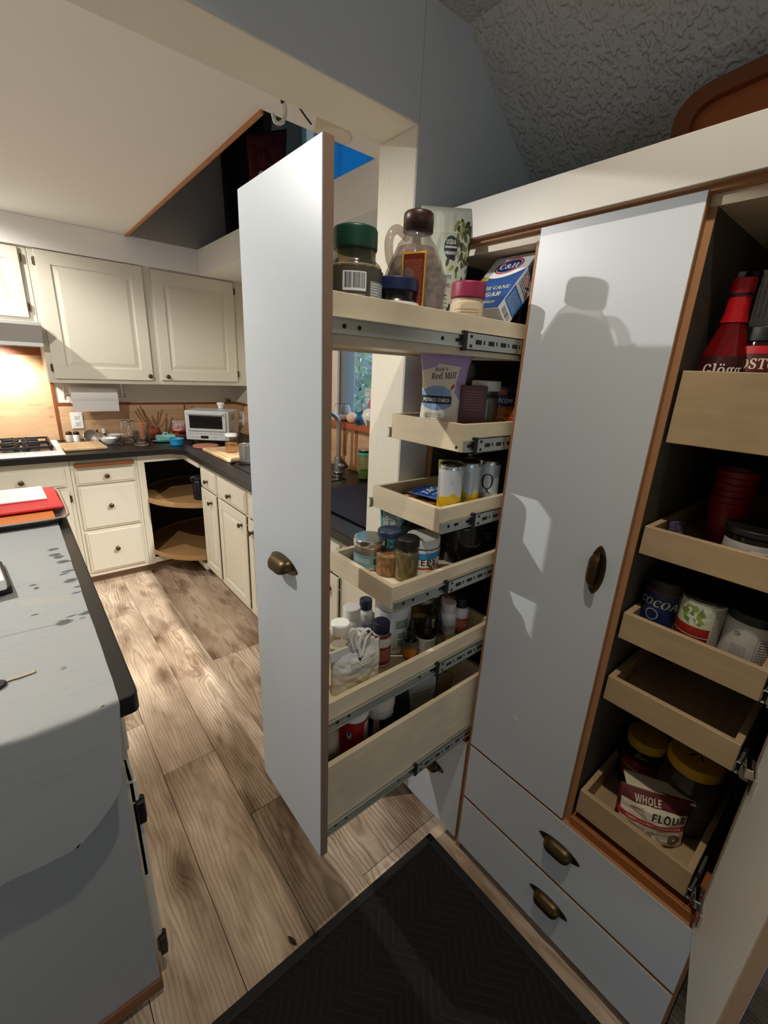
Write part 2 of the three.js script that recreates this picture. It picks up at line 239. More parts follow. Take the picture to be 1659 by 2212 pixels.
function cupOn(parent, wx, wy, wz, axis, name = 'handle') {       // on a face that looks to -x; axis 'z' lies along the front, 'y' stands
  const m = part(parent, name, cup, M.bronze); const e = new THREE.Euler(0, -Math.PI / 2, 0); m.rotation.copy(e);
  if (axis === 'y') m.rotation.set(0, -Math.PI / 2, 0), m.rotateZ(Math.PI / 2);
  let p = parent, d = V3(0, 0, 0); while (p && p !== scene) { d.add(p.position); p = p.parent; } m.position.set(wx - d.x, wy - d.y, wz - d.z); return m;
}
const X0 = 0.903, XF = 0.921, PB = 1.56, ZL = -0.893, ZD1 = -0.605, ZD2 = -0.303, ZR = -0.004;
const pantry = thing('pantry_cabinet', 'tall white pantry cupboard with open sliding trays and two wide drawers', 'cupboard', [1.2, 0, -0.45]);
const side = (z0, z1, y0 = 0.0, y1 = 1.79, x0 = XF) => muv(bx(x0, PB, y0, y1, z0, z1, 0.001), 'y', 2);
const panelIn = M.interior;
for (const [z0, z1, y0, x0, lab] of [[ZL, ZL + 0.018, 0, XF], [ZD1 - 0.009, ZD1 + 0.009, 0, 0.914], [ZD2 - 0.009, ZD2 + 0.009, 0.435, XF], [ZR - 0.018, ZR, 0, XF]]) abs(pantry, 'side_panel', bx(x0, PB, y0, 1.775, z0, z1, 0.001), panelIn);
for (const [z0, z1, y0, y1, x0] of [[ZL, ZL + 0.018, 0, 1.775, XF], [ZD1 - 0.009, ZD1 + 0.009, 0, 1.775, 0.914], [ZD2 - 0.009, ZD2 + 0.009, 0.435, 1.775, XF], [ZR - 0.018, ZR, 0.03, 1.775, XF]]) abs(pantry, 'edge_strip', bx(x0 - 0.0025, x0 + 0.0005, y0 + 0.001, y1, z0, z1, 0.0005), M.edge, 'brown edge strip');
abs(pantry, 'top_panel', bx(XF, PB, 1.775, 1.793, ZL, ZR, 0.001), M.birch);
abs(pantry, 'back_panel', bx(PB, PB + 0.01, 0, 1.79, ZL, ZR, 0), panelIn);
abs(pantry, 'shelf_panel', bx(XF + 0.002, PB, 0.437, 0.452, ZL + 0.018, ZR - 0.018, 0.001), std({ map: plyTex, color: hex('#b98a5a'), roughness: 0.5 }), 'brown bottom board above the drawers');
abs(pantry, 'front_rail', bx(XF - 0.008, XF + 0.004, 0.437, 0.462, ZD2 + 0.01, ZR - 0.004, 0.002), std({ map: plyTex, color: hex('#b98a5a'), roughness: 0.5 }));
abs(pantry, 'toe_board', bx(0.99, 1.005, 0, 0.04, ZL, ZR, 0), M.interiorDark);
abs(pantry, 'foot', bx(0.918, 0.93, 0, 0.04, ZD1 - 0.007, ZD1 + 0.007, 0.001), M.edge);
{ // the board above the doors: concave sawn end on the left, set forward of the doors
  const s = new THREE.Shape(), yb = 1.803, yt = 1.876, zl = -0.856; s.moveTo(-zl, yb); s.quadraticCurveTo(-zl - 0.011, (yb + yt) / 2 + 0.006, -zl, yt); s.lineTo(-0.35, yt); s.lineTo(-0.35, yb); s.closePath();
  const g = new THREE.ExtrudeGeometry(s, { depth: 0.03, bevelEnabled: true, bevelSize: 0.0012, bevelThickness: 0.0012, bevelSegments: 1, curveSegments: 14 });
  g.applyMatrix4(new THREE.Matrix4().makeBasis(V3(0, 0, -1), V3(0, 1, 0), V3(1, 0, 0))).translate(0.889, 0, 0);
  abs(pantry, 'top_board', g, paint('#cdc9c0', 0.4)); abs(pantry, 'board_edge', bx(0.892, 0.92, 1.8, 1.803, -0.85, 0.35, 0), M.edge, 'brown underside of the top board');
  abs(pantry, 'lid_panel', bx(0.905, PB, 1.793, 1.806, ZL, 0.35, 0.001), M.edge); abs(pantry, 'lid_panel', bx(0.905, PB, 1.806, 1.874, 0.33, 0.35, 0.001), M.edge); abs(pantry, 'dust_top', bx(0.92, PB, 1.862, 1.874, -0.885, 0.33, 0.001), M.interior);
}
function frontPanel(y0, y1, z0, z1, name, x0 = X0) {
  const d = abs(pantry, name, bx(x0 + 0.0015, x0 + 0.0175, y0, y1, z0, z1, 0.0008), M.edge);
  abs(d, 'laminate_face', bx(x0, x0 + 0.0017, y0 + 0.0012, y1 - 0.0012, z0 + 0.0012, z1 - 0.0012, 0.0006), M.laminate); return d;
}
function placed(o, x, y, z) { o.geometry.translate(0, 0, 0); return o; }
{
  const door = frontPanel(0.443, 1.797, -0.603, -0.306, 'door'); cupOn(door, X0, 1.118, -0.352, 'y');
  const d1 = frontPanel(0.238, 0.437, -0.602, -0.008, 'drawer'); cupOn(d1, X0, 0.352, -0.298, 'z');
  const d2 = frontPanel(0.038, 0.23, -0.602, -0.008, 'drawer'); cupOn(d2, X0, 0.153, -0.294, 'z');
  const d3 = frontPanel(0.032, 0.428, -0.89, -0.617, 'drawer', 0.906); cupOn(d3, 0.906, 0.245, -0.747, 'z');
}
{ // the open door on the far side, hinged at the right end and swung toward the viewer
  const L = 0.292, a = Math.atan2(0.064, 0.2835); // swing beyond square
  const hinge = new THREE.Group(); const u = V3(-Math.cos(a), 0, Math.sin(a)), n = V3(Math.sin(a), 0, Math.cos(a));
  const put = (g) => g.applyMatrix4(new THREE.Matrix4().makeBasis(u, V3(0, 1, 0), n)).translate(0.907, 0, -0.021); // local x = out along the door, z = thickness away from the kitchen
  const dd = (x0, x1, y0, y1, z0, z1, r) => { const g = bx(x0, x1, y0, y1, z0, z1, r); const q = put(g); return flip(q); };
  const door = abs(pantry, 'door', dd(0, L, 0.443, 1.797, 0.0018, 0.0185, 0.0008), paint('#9a7c60', 0.6));
  abs(door, 'laminate_face', dd(0.001, L - 0.001, 0.444, 1.796, 0, 0.002, 0.0006), M.laminateShaded); abs(door, 'laminate_face', dd(0.001, L - 0.001, 0.444, 1.796, 0.018, 0.0198, 0.0006), M.laminate);  // kitchen-side face: white laminate, its colour darkened to stand for weaker light
  for (const y of [0.52, 0.86, 1.45]) abs(door, 'hinge', merge([dd(0.012, 0.05, y - 0.018, y + 0.018, -0.006, 0.001, 0.002), dd(-0.02, 0.02, y - 0.01, y + 0.01, -0.014, -0.004, 0.002)]), M.chrome);
}
// trays: thin maple boards on side runners
const birchShaded = std({ map: birch, color: hex('#cfc0ae'), roughness: 0.45 });  // darker copy of the birch: the right-hand column's shade is in its colour
function tray(parent, x0, x1, y0, y1, z0, z1, wood = M.birch) {
  const t = 0.0125, W0 = (g, ax) => muv(g, ax, 1.6, [x0, y1]);
  const b = abs(parent, 'tray', W0(bx(x0 + t, x1 - t, y0 + 0.006, y0 + 0.013, z0 + t, z1 - t, 0), 'x'), wood);
  abs(b, 'front_board', W0(bx(x0, x0 + t, y0, y1, z0, z1, 0.0015), 'z'), wood); abs(b, 'back_board', W0(bx(x1 - t, x1, y0, y1, z0, z1, 0.0015), 'z'), wood);
  abs(b, 'side_board', W0(bx(x0 + t, x1 - t, y0, y1, z0, z0 + t, 0.0015), 'x'), wood); abs(b, 'side_board', W0(bx(x0 + t, x1 - t, y0, y1, z1 - t, z1, 0.0015), 'x'), wood);
  return b;
}
function runner(b, x0, xb, x1, yc, z, near = true) {               // a telescopic steel runner on the side that looks to +z
  const s = near ? 1 : -1, Z = (a, c) => near ? [z + a, z + c] : [z - c, z - a], B = (xa, xc, ya, yd, za, zc, r = 0.0006) => { const [p, q] = Z(za, zc); return bx(xa, xc, ya, yd, p, q, r); };
  const h = 0.0125, H = 0.0175;
  abs(b, 'runner', merge([B(x0, xb + 0.02, yc - h, yc + h, 0.0, 0.002), B(x0, xb + 0.02, yc + h - 0.002, yc + h, 0.0, 0.0075), B(x0, xb + 0.02, yc - h, yc - h + 0.002, 0.0, 0.0075), B(xb, x1, yc - H, yc + H, 0.0075, 0.0095), B(xb, x1, yc + H - 0.003, yc + H, 0.002, 0.0095), B(xb, x1, yc - H, yc - H + 0.003, 0.002, 0.0095)]), M.zinc);
  if (!near) return;
  const dark = [B(xb - 0.006, xb + 0.004, yc - H - 0.001, yc + H + 0.001, 0.0005, 0.0102), B(xb - 0.022, xb - 0.004, yc - 0.003, yc + 0.003, 0.002, 0.0035)];
  for (const q of [0.012]) dark.push(B(xb + q, xb + q + 0.008, yc + 0.006, yc + 0.012, 0.009, 0.0098), B(xb + q, xb + q + 0.008, yc - 0.012, yc - 0.006, 0.009, 0.0098));
  for (let x = xb + 0.03; x < x1 - 0.02; x += 0.042) dark.push(B(x, x + 0.02, yc - 0.005, yc + 0.004, 0.009, 0.0097, 0.0004), B(x + 0.026, x + 0.031, yc - 0.004, yc + 0.004, 0.009, 0.0097, 0.0004));
  for (const x of [x0 + 0.03, x0 + 0.06, xb - 0.06]) if (x < xb - 0.03) dark.push(rcyl(0.0038, 0.0008, 0.0002, 12).rotateX(Math.PI / 2).translate(x, yc, z + 0.0021));
  abs(b, 'runner_slots', merge(dark), M.slot);
}
const N = -0.625, FZ = -0.866;
const rack = thing('pull_out_rack', 'tall narrow white pull-out front with three wooden trays, drawn far out', 'pull-out rack', [0.6, 0.442, -0.745]);
{
  const s = abs(rack, 'front_panel', bx(0.3768, 0.394, 0.442, 1.7975, -0.888, -0.6015, 0.0008), M.mdf, 'tall panel with brown edges');
  abs(s, 'laminate_face', bx(0.375, 0.377, 0.4432, 1.7963, -0.8868, -0.6027, 0.0006), M.laminate, 'white laminate face');
  cupOn(s, 0.375, 1.12, -0.7425, 'z');
  const t1 = tray(rack, 0.394, 0.968, 1.537, 1.614, FZ, N); runner(t1, 0.4, 0.718, 1.3, 1.5645, N); runner(t1, 0.4, 0.718, 1.2, 1.5645, FZ, false);
  const t5 = tray(rack, 0.394, 0.968, 0.757, 0.835, FZ, N); runner(t5, 0.4, 0.735, 1.3, 0.778, N); runner(t5, 0.4, 0.735, 1.2, 0.778, FZ, false);
  const t6 = tray(rack, 0.394, 0.968, 0.46, 0.664, FZ, N); runner(t6, 0.4, 0.687, 1.3, 0.475, N); runner(t6, 0.4, 0.687, 1.2, 0.475, FZ, false);
}
const tr2 = tray(pantry, 0.75, 1.32, 1.335, 1.397, FZ, N); runner(tr2, 0.752, 0.788, 1.35, 1.349, N); runner(tr2, 0.744, 0.8, 1.3, 1.349, FZ, false);
const tr3 = tray(pantry, 0.697, 1.267, 1.156, 1.213, FZ, N); runner(tr3, 0.699, 0.812, 1.35, 1.167, N); runner(tr3, 0.689, 0.8, 1.3, 1.167, FZ, false);
const tr4 = tray(pantry, 0.568, 1.138, 1.003, 1.057, FZ, N); runner(tr4, 0.572, 0.738, 1.35, 1.009, N); runner(tr4, 0.572, 0.738, 1.2, 1.009, FZ, false);
for (const [a, b, r] of [[1.398, 1.525, 1.415], [1.176, 1.234, 1.187], [0.98, 1.041, 0.992], [0.821, 0.882, 0.833], [0.478, 0.547, 0.49]]) {
  const t = tray(pantry, 0.922, 1.49, a, b, -0.288, -0.048, birchShaded); runner(t, 0.925, 0.97, 1.5, r, -0.048);
}
for (const y of [1.415, 1.187, 0.992, 0.833, 0.49]) abs(pantry, 'runner_bracket', merge([bx(0.924, 0.945, y - 0.018, y + 0.02, -0.037, -0.023, 0.002), bx(0.9215, 0.93, y - 0.012, y + 0.012, -0.04, -0.028, 0.003)]), M.steel);
// the wooden tray stored on top, on edge against the slope
{
  const t = thing('wooden_tray', 'large reddish-brown wooden tray with a darker rim, standing on edge above the pantry cupboard', 'tray', [1.08, 1.8765, -0.12]);
  const outline = (a, b, r) => { const s = new THREE.Shape(); s.moveTo(-a + r, -b); s.lineTo(a - r, -b); s.quadraticCurveTo(a, -b, a, -b + r); s.lineTo(a, b - r); s.quadraticCurveTo(a, b, a - r, b); s.lineTo(-a + r, b); s.quadraticCurveTo(-a, b, -a, b - r); s.lineTo(-a, -b + r); s.quadraticCurveTo(-a, -b, -a + r, -b); return s; };
  const put = (g) => g.rotateZ(0.13).rotateY(-Math.PI / 2).rotateZ(-0.12).translate(0, 0.102, 0);   // shape x runs along the cupboard
  const ring = outline(0.325, 0.075, 0.06); ring.holes.push(outline(0.302, 0.053, 0.044));
  part(t, 'panel', muv(put(new THREE.ExtrudeGeometry(outline(0.31, 0.06, 0.05), { depth: 0.012, bevelEnabled: false, curveSegments: 14 }).translate(0, 0, -0.006)), 'z', 2.2), std({ map: plyTex, color: hex('#cf8a5c'), roughness: 0.45 }));
  part(t, 'rim', muv(put(new THREE.ExtrudeGeometry(ring, { depth: 0.036, bevelEnabled: true, bevelSize: 0.004, bevelThickness: 0.004, bevelSegments: 3, curveSegments: 14 }).translate(0, 0, -0.018)), 'z', 2.2), std({ map: plyTex, color: hex('#9c6646'), roughness: 0.4 }), 'darker rim');
}
// ---------- what stands in the trays ----------
function jar(name, label, cat, pos, o) {                            // o: r, h, neck (y,r), lid (r, y0, y1, colour), body material, fill, label print
  const t = thing(name, label, cat, pos, 0, o.group), r = o.r, h = o.h, nk = o.neck ?? r * 0.85, b = o.bev ?? 0.006, sh = o.shoulder ?? 0.012;
  const y1 = h - (o.nh ?? 0.012);
  part(t, 'body', lathe([[0, 0.0005], [r - b, 0.0005], [r - b * 0.25, b * 0.3], [r, b], [r, y1 - sh], [r - (r - nk) * 0.35, y1 - sh * 0.35], [nk, y1], [nk, h]], 40), o.mat);
  if (o.fill) part(t, 'contents', rcyl(r - 0.0025, o.fill[0], 0.003, 32, 0.002), o.fill[1]);
  if (o.lid) { const [lr, a, c, m, bev] = o.lid; part(t, 'lid', rcyl(lr, c - a, bev ?? 0.0025, 40, a), m); }
  if (o.print) { const [a, c, tx, len, off] = o.print; part(t, 'label', arcLabel(r + 0.0005, a, c, face(pos[0], pos[2]) + (off || 0), len || 2.6), printed(tx)); }
  return t;
}
function pouch(w, h, d, o = {}) {                                   // a filled bag: flat seal at the top, full below; base at y = 0
  const nx = 22, ny = 26, bulge = (u, v) => { const s = Math.pow(Math.max(0, Math.sin(u * Math.PI)), 0.55), top = Math.min(1, (1 - v) / (o.neck ?? 0.35)), bot = Math.min(1, 0.72 + v * 3); return s * Math.pow(Math.max(0, top), 0.7) * bot; };
  const mk = (s) => new ParametricGeometry((u, v, t) => {
    const k = bulge(u, v), cr = (fbm(u * 5 + (o.seed || 0), v * 6, 300 + (s > 0 ? 0 : 7), 3) - 0.5) * (o.crinkle ?? 0.008) * Math.min(1, k * 2);
    const pinch = 1 - (o.pinch ?? 0.1) * Math.sin(Math.min(1, v * 1.1) * Math.PI), uu = s > 0 ? u : 1 - u;
    t.set((uu - 0.5) * w * pinch * (1 + (o.flare ?? 0.0) * Math.max(0, v - 0.8) * 5), v * h + (o.tilt ?? 0) * (uu - 0.5), s * (d / 2 * k + 0.0004) + cr + (o.lean ?? 0) * v * h);
  }, nx, ny);
  const f = mk(1), b = mk(-1), base = new ParametricGeometry((u, v, t) => { const k = bulge(u, 0); t.set((u - 0.5) * w, 0.0003, (v - 0.5) * (d * k + 0.0008)); }, nx, 4);
  return { front: f, back: merge([b, base]) };
}
function bag(name, label, pos, turn, w, h, d, front, back, o = {}) {
  const t = thing(name, label, o.cat || 'bag', pos, turn), p = pouch(w, h, d, o);
  part(t, 'front_film', p.front, front); part(t, 'back_film', p.back, back); return t;
}
function carton(name, label, pos, turn, w, h, d, fronts, o = {}) {  // fronts: [front, side, top] materials
  const t = thing(name, label, 'box', pos, turn);
  part(t, 'carton', bx(-w / 2, w / 2, 0, h, -d / 2, d / 2, 0.001), o.base || M.offWhite);
  part(t, 'front_print', new THREE.PlaneGeometry(w - 0.002, h - 0.002).translate(0, h / 2, d / 2 + 0.0004), fronts[0]);
  if (fronts[1]) part(t, 'side_print', new THREE.PlaneGeometry(d - 0.002, h - 0.002).rotateY(Math.PI / 2).translate(w / 2 + 0.0004, h / 2, 0), fronts[1]);
  if (fronts[2]) part(t, 'side_print', new THREE.PlaneGeometry(d - 0.002, h - 0.002).rotateY(-Math.PI / 2).translate(-w / 2 - 0.0004, h / 2, 0), fronts[2]);
  return t;
}
const clear = glass('#f4f6f4', 0.04), clearGreen = glass('#d3e6d6', 0.05), clearAmber = glass('#7a4a1c', 0.06), clearDark = phys({ color: hex('#1d130c'), roughness: 0.12 }), grainy = (c, k = 30) => std({ map: tex(64, 64, (u, v) => { const n = noise(u * 40, v * 40, k, 40, 40), b = hex(c); return [b.r, b.g, b.b].map((q) => Math.pow(q, 1 / 2.2) * 255 * (0.65 + n * 0.6)).map((q) => Math.min(255, q)); }), roughness: 0.9 });
const F1 = 1.5505, F2 = 1.3485, F3 = 1.1695, F4 = 1.0165, F5 = 0.7705, F6 = 0.4735;
// top tray
jar('spice_jar', 'large green-lidded jar with a barcode label at the front of the top tray', 'jar', [0.507, F1, -0.705], { r: 0.05, h: 0.158, nh: 0.028, neck: 0.036, shoulder: 0.022, mat: glass('#d8d6c4', 0.12), fill: [0.118, grainy('#8d8168')], lid: [0.0385, 0.143, 0.18, paint('#123f2e', 0.4), 0.005],
  print: [0.018, 0.112, print(512, 300, '#4c463c', (g, w, h) => { bars(g, 190, 20, 130, 95); lines(g, 195, 130, 120, 20, 2, '#bbb'); g.fillStyle = '#d9d6cc'; g.fillRect(185, 165, 140, 50); lines(g, 200, 178, 110, 24, 1, '#555'); g.fillStyle = '#8f9698'; g.fillRect(345, 60, 120, 200); lines(g, 352, 70, 105, 180, 14, '#e5e5e5'); }), 3.2] });
jar('yeast_jar', 'small dark jar with a flat navy lid beside the green-lidded jar', 'jar', [0.578, F1, -0.672], { r: 0.042, h: 0.088, nh: 0.014, neck: 0.035, mat: paint('#141518', 0.25), lid: [0.04, 0.086, 0.108, paint('#16214a', 0.45), 0.003],
  print: [0.022, 0.068, print(512, 140, '#e9e9ea', (g, w, h) => { g.fillStyle = '#2a2f6b'; g.fillRect(90, 10, 220, 60); say(g, 'RED STAR', 200, 42, 36, '#f3f3f3', 'serif'); say(g, '★', 345, 40, 56, '#c33a6a'); lines(g, 390, 20, 100, 70, 5, '#8b96c8'); g.fillStyle = '#3d6db0'; g.fillRect(0, 96, 512, 44); }), 3.4] });
{ // handled jug
  const t = thing('handled_jug', 'clear plastic jug with a brown screw cap and side handle', 'jug', [0.642, F1, -0.693]); t.scale.setScalar(0.895);
  const wall = phys({ color: hex('#ddd6d0'), roughness: 0.06, transmission: 0.9, thickness: 0, ior: 1.45, side: THREE.DoubleSide });
  const sq = (g, k) => { const p = g.attributes.position; for (let i = 0; i < p.count; i++) { const x = p.getX(i), z = p.getZ(i), y = p.getY(i), r = Math.hypot(x, z); if (r < 1e-6) continue; const a = Math.atan2(z, x), f = 1 / Math.pow(Math.pow(Math.abs(Math.cos(a)), 4) + Math.pow(Math.abs(Math.sin(a)), 4), 0.25), m = Math.max(0, Math.min(1, (k - y) / 0.03)); const s = 1 + (f - 1) * m * 0.9; p.setXYZ(i, x * s, y, z * s * 0.92); } g.computeVertexNormals(); return g; };
  part(t, 'body', sq(lathe([[0, 0.001], [0.056, 0.001], [0.06, 0.006], [0.061, 0.02], [0.059, 0.1], [0.061, 0.135], [0.056, 0.165], [0.042, 0.198], [0.03, 0.212], [0.028, 0.228]], 56), 0.17), wall);
  part(t, 'contents', sq(lathe([[0, 0.003], [0.052, 0.003], [0.056, 0.02], [0.055, 0.1], [0.057, 0.132], [0.052, 0.162], [0.041, 0.192], [0, 0.2]], 48), 0.17), grainy('#958278', 44));
  part(t, 'cap', lathe([[0, 0.258], [0.028, 0.258], [0.0305, 0.255], [0.0315, 0.248], [0.0315, 0.222], [0, 0.222]], 48), paint('#3a1c14', 0.38), 'brown screw cap');
  part(t, 'handle', tube([[-0.034, 0.205, 0.006], [-0.066, 0.214, 0.008], [-0.085, 0.195, 0.01], [-0.083, 0.16, 0.01], [-0.06, 0.13, 0.008]], 0.0085, 24, 10), wall);
  const lab = print(160, 300, '#6e2416', (g, w, h) => { g.strokeStyle = '#d7a32c'; g.lineWidth = 12; g.strokeRect(4, 4, w - 8, h - 8); lines(g, 20, 40, 120, 240, 26, '#a8664a'); });
  part(t, 'label', new THREE.PlaneGeometry(0.052, 0.108, 1, 1).rotateY(face(0.7, -0.755) - 0.42).translate(-0.049, 0.118, 0.046), printed(lab));
}
{
  const tx = print(384, 640, '#c2cbbb', (g, w, h) => {
    g.fillStyle = '#d6dac9'; g.fillRect(0, 0, w, 110); for (let i = 0; i < 130; i++) { const r = 10 + rnd() * 12, s = i < 45; g.fillStyle = ['#4d5232', '#77794a', '#9a9a5d', '#3a4029'][Math.floor(rnd() * 4)]; g.beginPath(); g.ellipse(s ? 250 + rnd() * 130 : w - rnd() * (40 + i * 1.2), s ? 60 + rnd() * 110 : 160 + rnd() * 480, r, r * 0.6, rnd() * 3, 0, TAU); g.fill(); }
    g.fillStyle = '#23292f'; g.beginPath(); g.arc(225, 175, 52, 0, TAU); g.fill(); g.fillStyle = '#c2cbbb'; g.fillRect(178, 168, 94, 9); say(g, 'USDA', 225, 150, 30, '#e7e7e0'); say(g, 'ORGANIC', 225, 197, 20, '#e7e7e0');
    say(g, '25oz', 110, 250, 30, '#3b4638', 'sans-serif'); say(g, 'Our farmers', 150, 300, 32, '#3b4638'); say(g, 'and families', 150, 338, 30, '#3b4638'); lines(g, 70, 380, 150, 70, 4, '#5c6653'); });
  bag('seed_bag', 'pale green bag printed with seeds behind the brown-capped jug', [0.845, F1, -0.815], face(0.845, -0.815) + 0.15, 0.125, 0.312, 0.062, printed(tx, 0.35), paint('#aab59f', 0.4), { crinkle: 0.007, pinch: 0.12, neck: 0.5 });
}
jar('dark_bottle', 'dark rounded bottle half hidden behind the seed bag', 'bottle', [0.93, F1, -0.83], { r: 0.035, h: 0.19, nh: 0.05, neck: 0.014, shoulder: 0.04, mat: paint('#17120f', 0.3), lid: [0.016, 0.18, 0.205, M.black] });
jar('pink_lid_jar', 'cream spice jar with a magenta lid on the top tray', 'jar', [0.797, F1, -0.69], { r: 0.0355, h: 0.104, nh: 0.006, neck: 0.033, mat: paint('#d8c3a2', 0.5), lid: [0.0372, 0.103, 0.136, paint('#8e2346', 0.45), 0.004], print: [0.012, 0.094, print(300, 200, '#d9c4a4', (g, w, h) => { lines(g, 60, 30, 180, 140, 10, '#a58a68'); }), 2.6] });
{ // sugar carton, tipped over to the right
  const blue = printed(print(256, 420, '#2a4f8e', (g, w, h) => { g.fillStyle = '#e6e9ec'; g.beginPath(); g.moveTo(0, 0); g.lineTo(w, 0); g.lineTo(w, 120); g.quadraticCurveTo(w / 2, 220, 0, 150); g.fill(); g.fillStyle = '#c9a838'; g.fillRect(0, 160, 50, 30); g.save(); g.translate(128, 86); g.strokeStyle = '#bb3344'; g.lineWidth = 10; g.beginPath(); g.ellipse(0, 0, 78, 56, -0.2, 0, TAU); g.stroke(); g.fillStyle = '#1c2c66'; g.beginPath(); g.ellipse(0, 0, 70, 48, -0.2, 0, TAU); g.fill(); g.restore(); say(g, 'C&H', 128, 88, 52, '#fff', 'serif'); say(g, 'PURE CANE', 128, 260, 36, '#d8c78c', 'serif'); say(g, 'SUGAR', 128, 310, 44, '#d8c78c', 'serif'); say(g, 'POWDERED', 128, 370, 26, '#d8c78c', 'serif'); }));
  const side = printed(print(140, 420, '#dfe3e8', (g, w, h) => { g.fillStyle = '#2d6bb3'; g.fillRect(0, 250, w, 110); lines(g, 12, 262, w - 24, 90, 14, '#bcd3ee'); lines(g, 14, 40, w - 28, 190, 14, '#3c4654', 0.5); g.fillStyle = '#18223c'; g.fillRect(14, 60, w - 28, 7); bars(g, 16, 372, w - 32, 44); }));
  const t = thing('sugar_box', 'blue and white sugar box leaning over at the back of the top tray', 'box', [0.85, F1 + 0.052, -0.7]);
  const g = new THREE.Group(); const put = (x) => x.rotateZ(-0.77).translate(0.012, 0.02, 0);
  const w = 0.052, d = 0.115, h = 0.182;
  part(t, 'carton', put(bx(-w / 2, w / 2, 0, h, -d / 2, d / 2, 0.001).translate(0, 0, 0)), paint('#dfe3e8', 0.5));
  part(t, 'front_print', put(new THREE.PlaneGeometry(d - 0.002, h - 0.002).rotateY(-Math.PI / 2).translate(-w / 2 - 0.0005, h / 2, 0)), blue);
  part(t, 'side_print', put(new THREE.PlaneGeometry(w - 0.002, h - 0.002).translate(0, h / 2, d / 2 + 0.0005)), side);
}
bag('plastic_bag', 'crumpled clear plastic bag under the leaning sugar box', [0.935, F1, -0.685], 0.3, 0.11, 0.085, 0.06, glass('#cfcfcf', 0.15), glass('#cfcfcf', 0.15), { crinkle: 0.02, seed: 4 });
jar('pink_cap_bottle', 'slim bottle with a pink cap at the back end of the top tray', 'bottle', [0.939, F1, -0.652], { r: 0.012, h: 0.145, nh: 0.01, neck: 0.009, mat: glass('#d9c6c2', 0.1), lid: [0.0125, 0.14, 0.165, paint('#c98a90', 0.3)] });
// second tray
{
  const tx = print(384, 600, '#efe8d6', (g, w, h) => { g.scale(1, 0.84);
    g.fillStyle = '#b9a2cf'; g.beginPath(); g.moveTo(0, 0); g.lineTo(w, 0); g.lineTo(w, 420); g.lineTo(250, 330); g.lineTo(300, 200); g.lineTo(160, 120); g.lineTo(0, 170); g.fill(); g.fillStyle = '#efe8d6'; g.beginPath(); g.moveTo(40, 200); g.lineTo(140, 110); g.lineTo(310, 130); g.lineTo(280, 330); g.lineTo(w, 470); g.lineTo(w, h); g.lineTo(0, h); g.lineTo(0, 300); g.fill();
    g.fillStyle = '#93b0dc'; g.beginPath(); g.moveTo(0, 330); g.quadraticCurveTo(120, 240, 250, 320); g.lineTo(260, 440); g.quadraticCurveTo(120, 520, 0, 440); g.fill(); g.save(); g.translate(170, 215); g.rotate(-0.08); say(g, 'Bob’s', -10, -62, 40, '#5d3a2a', 'serif', 'italic bold'); say(g, 'Red Mill', 5, -10, 66, '#4b2519', 'serif', 'italic bold', 210); g.restore();
    g.save(); g.translate(125, 395); g.fillStyle = '#22242c'; g.fillRect(-125, -32, 260, 64); say(g, 'POTATO STARCH', 2, 2, 40, '#f4f4f4', 'sans-serif', 'bold', 230); g.restore(); g.fillStyle = '#c4533a'; g.beginPath(); g.ellipse(262, 290, 12, 26, 0.6, 0, TAU); g.fill(); lines(g, 30, 505, 150, 40, 3, '#8d8474'); });
  bag('starch_bag', 'lilac and cream flour bag standing at the front of the second tray', [0.812, F2, -0.752], face(0.8, -0.75) + 0.1, 0.118, 0.205, 0.06, printed(tx, 0.42), paint('#c2b1d6', 0.45), { crinkle: 0.014, pinch: 0.14, flare: 0.06, neck: 0.5, lean: 0.02, seed: 2 });
}
carton('baking_box', 'brown-red box beside the lilac starch bag', [0.862, F2, -0.7], face(0.862, -0.7) + 0.1, 0.062, 0.128, 0.04, [printed(print(160, 320, '#5b2c22', (g, w, h) => { lines(g, 20, 30, 120, 120, 8, '#8c5646'); g.fillStyle = '#cbb9a0'; g.fillRect(40, 230, 80, 60); lines(g, 46, 236, 66, 46, 5, '#5b2c22'); }))], { base: paint('#5b2c22', 0.5) });
jar('clear_jar', 'clear plastic jar with a wide white lid on the second tray', 'jar', [0.915, F2, -0.705], { r: 0.034, h: 0.118, neck: 0.031, mat: glass('#d5d4cf', 0.15), fill: [0.1, grainy('#a39a86', 3)], lid: [0.0355, 0.116, 0.14, M.offWhite] });
carton('soup_box', 'navy and orange soup mix box at the right end of the second tray', [0.985, F2, -0.68], face(0.985, -0.68) + 0.25, 0.14, 0.128, 0.045, [printed(print(400, 360, '#b4551f', (g, w, h) => { g.fillStyle = '#1a2350'; g.beginPath(); g.moveTo(0, 0); g.lineTo(w, 0); g.lineTo(w, 90); g.quadraticCurveTo(200, 150, 100, 130); g.lineTo(0, 210); g.fill(); g.fillStyle = '#c04a20'; g.fillRect(60, 14, 100, 40); say(g, 'Recipe Secrets', 215, 90, 50, '#d5d7e4', 'sans-serif', 'italic bold', 300); say(g, 'Onion', 215, 165, 58, '#e8822a', 'serif', 'bold'); for (let i = 0; i < 16; i++) { g.strokeStyle = ['#e7b27a', '#8a3a1a', '#d98a4a'][i % 3]; g.lineWidth = 6; g.beginPath(); g.arc(60 + rnd() * 300, 250 + rnd() * 90, 20 + rnd() * 30, 0, TAU); g.stroke(); } }))], { base: paint('#1a2350', 0.5) });
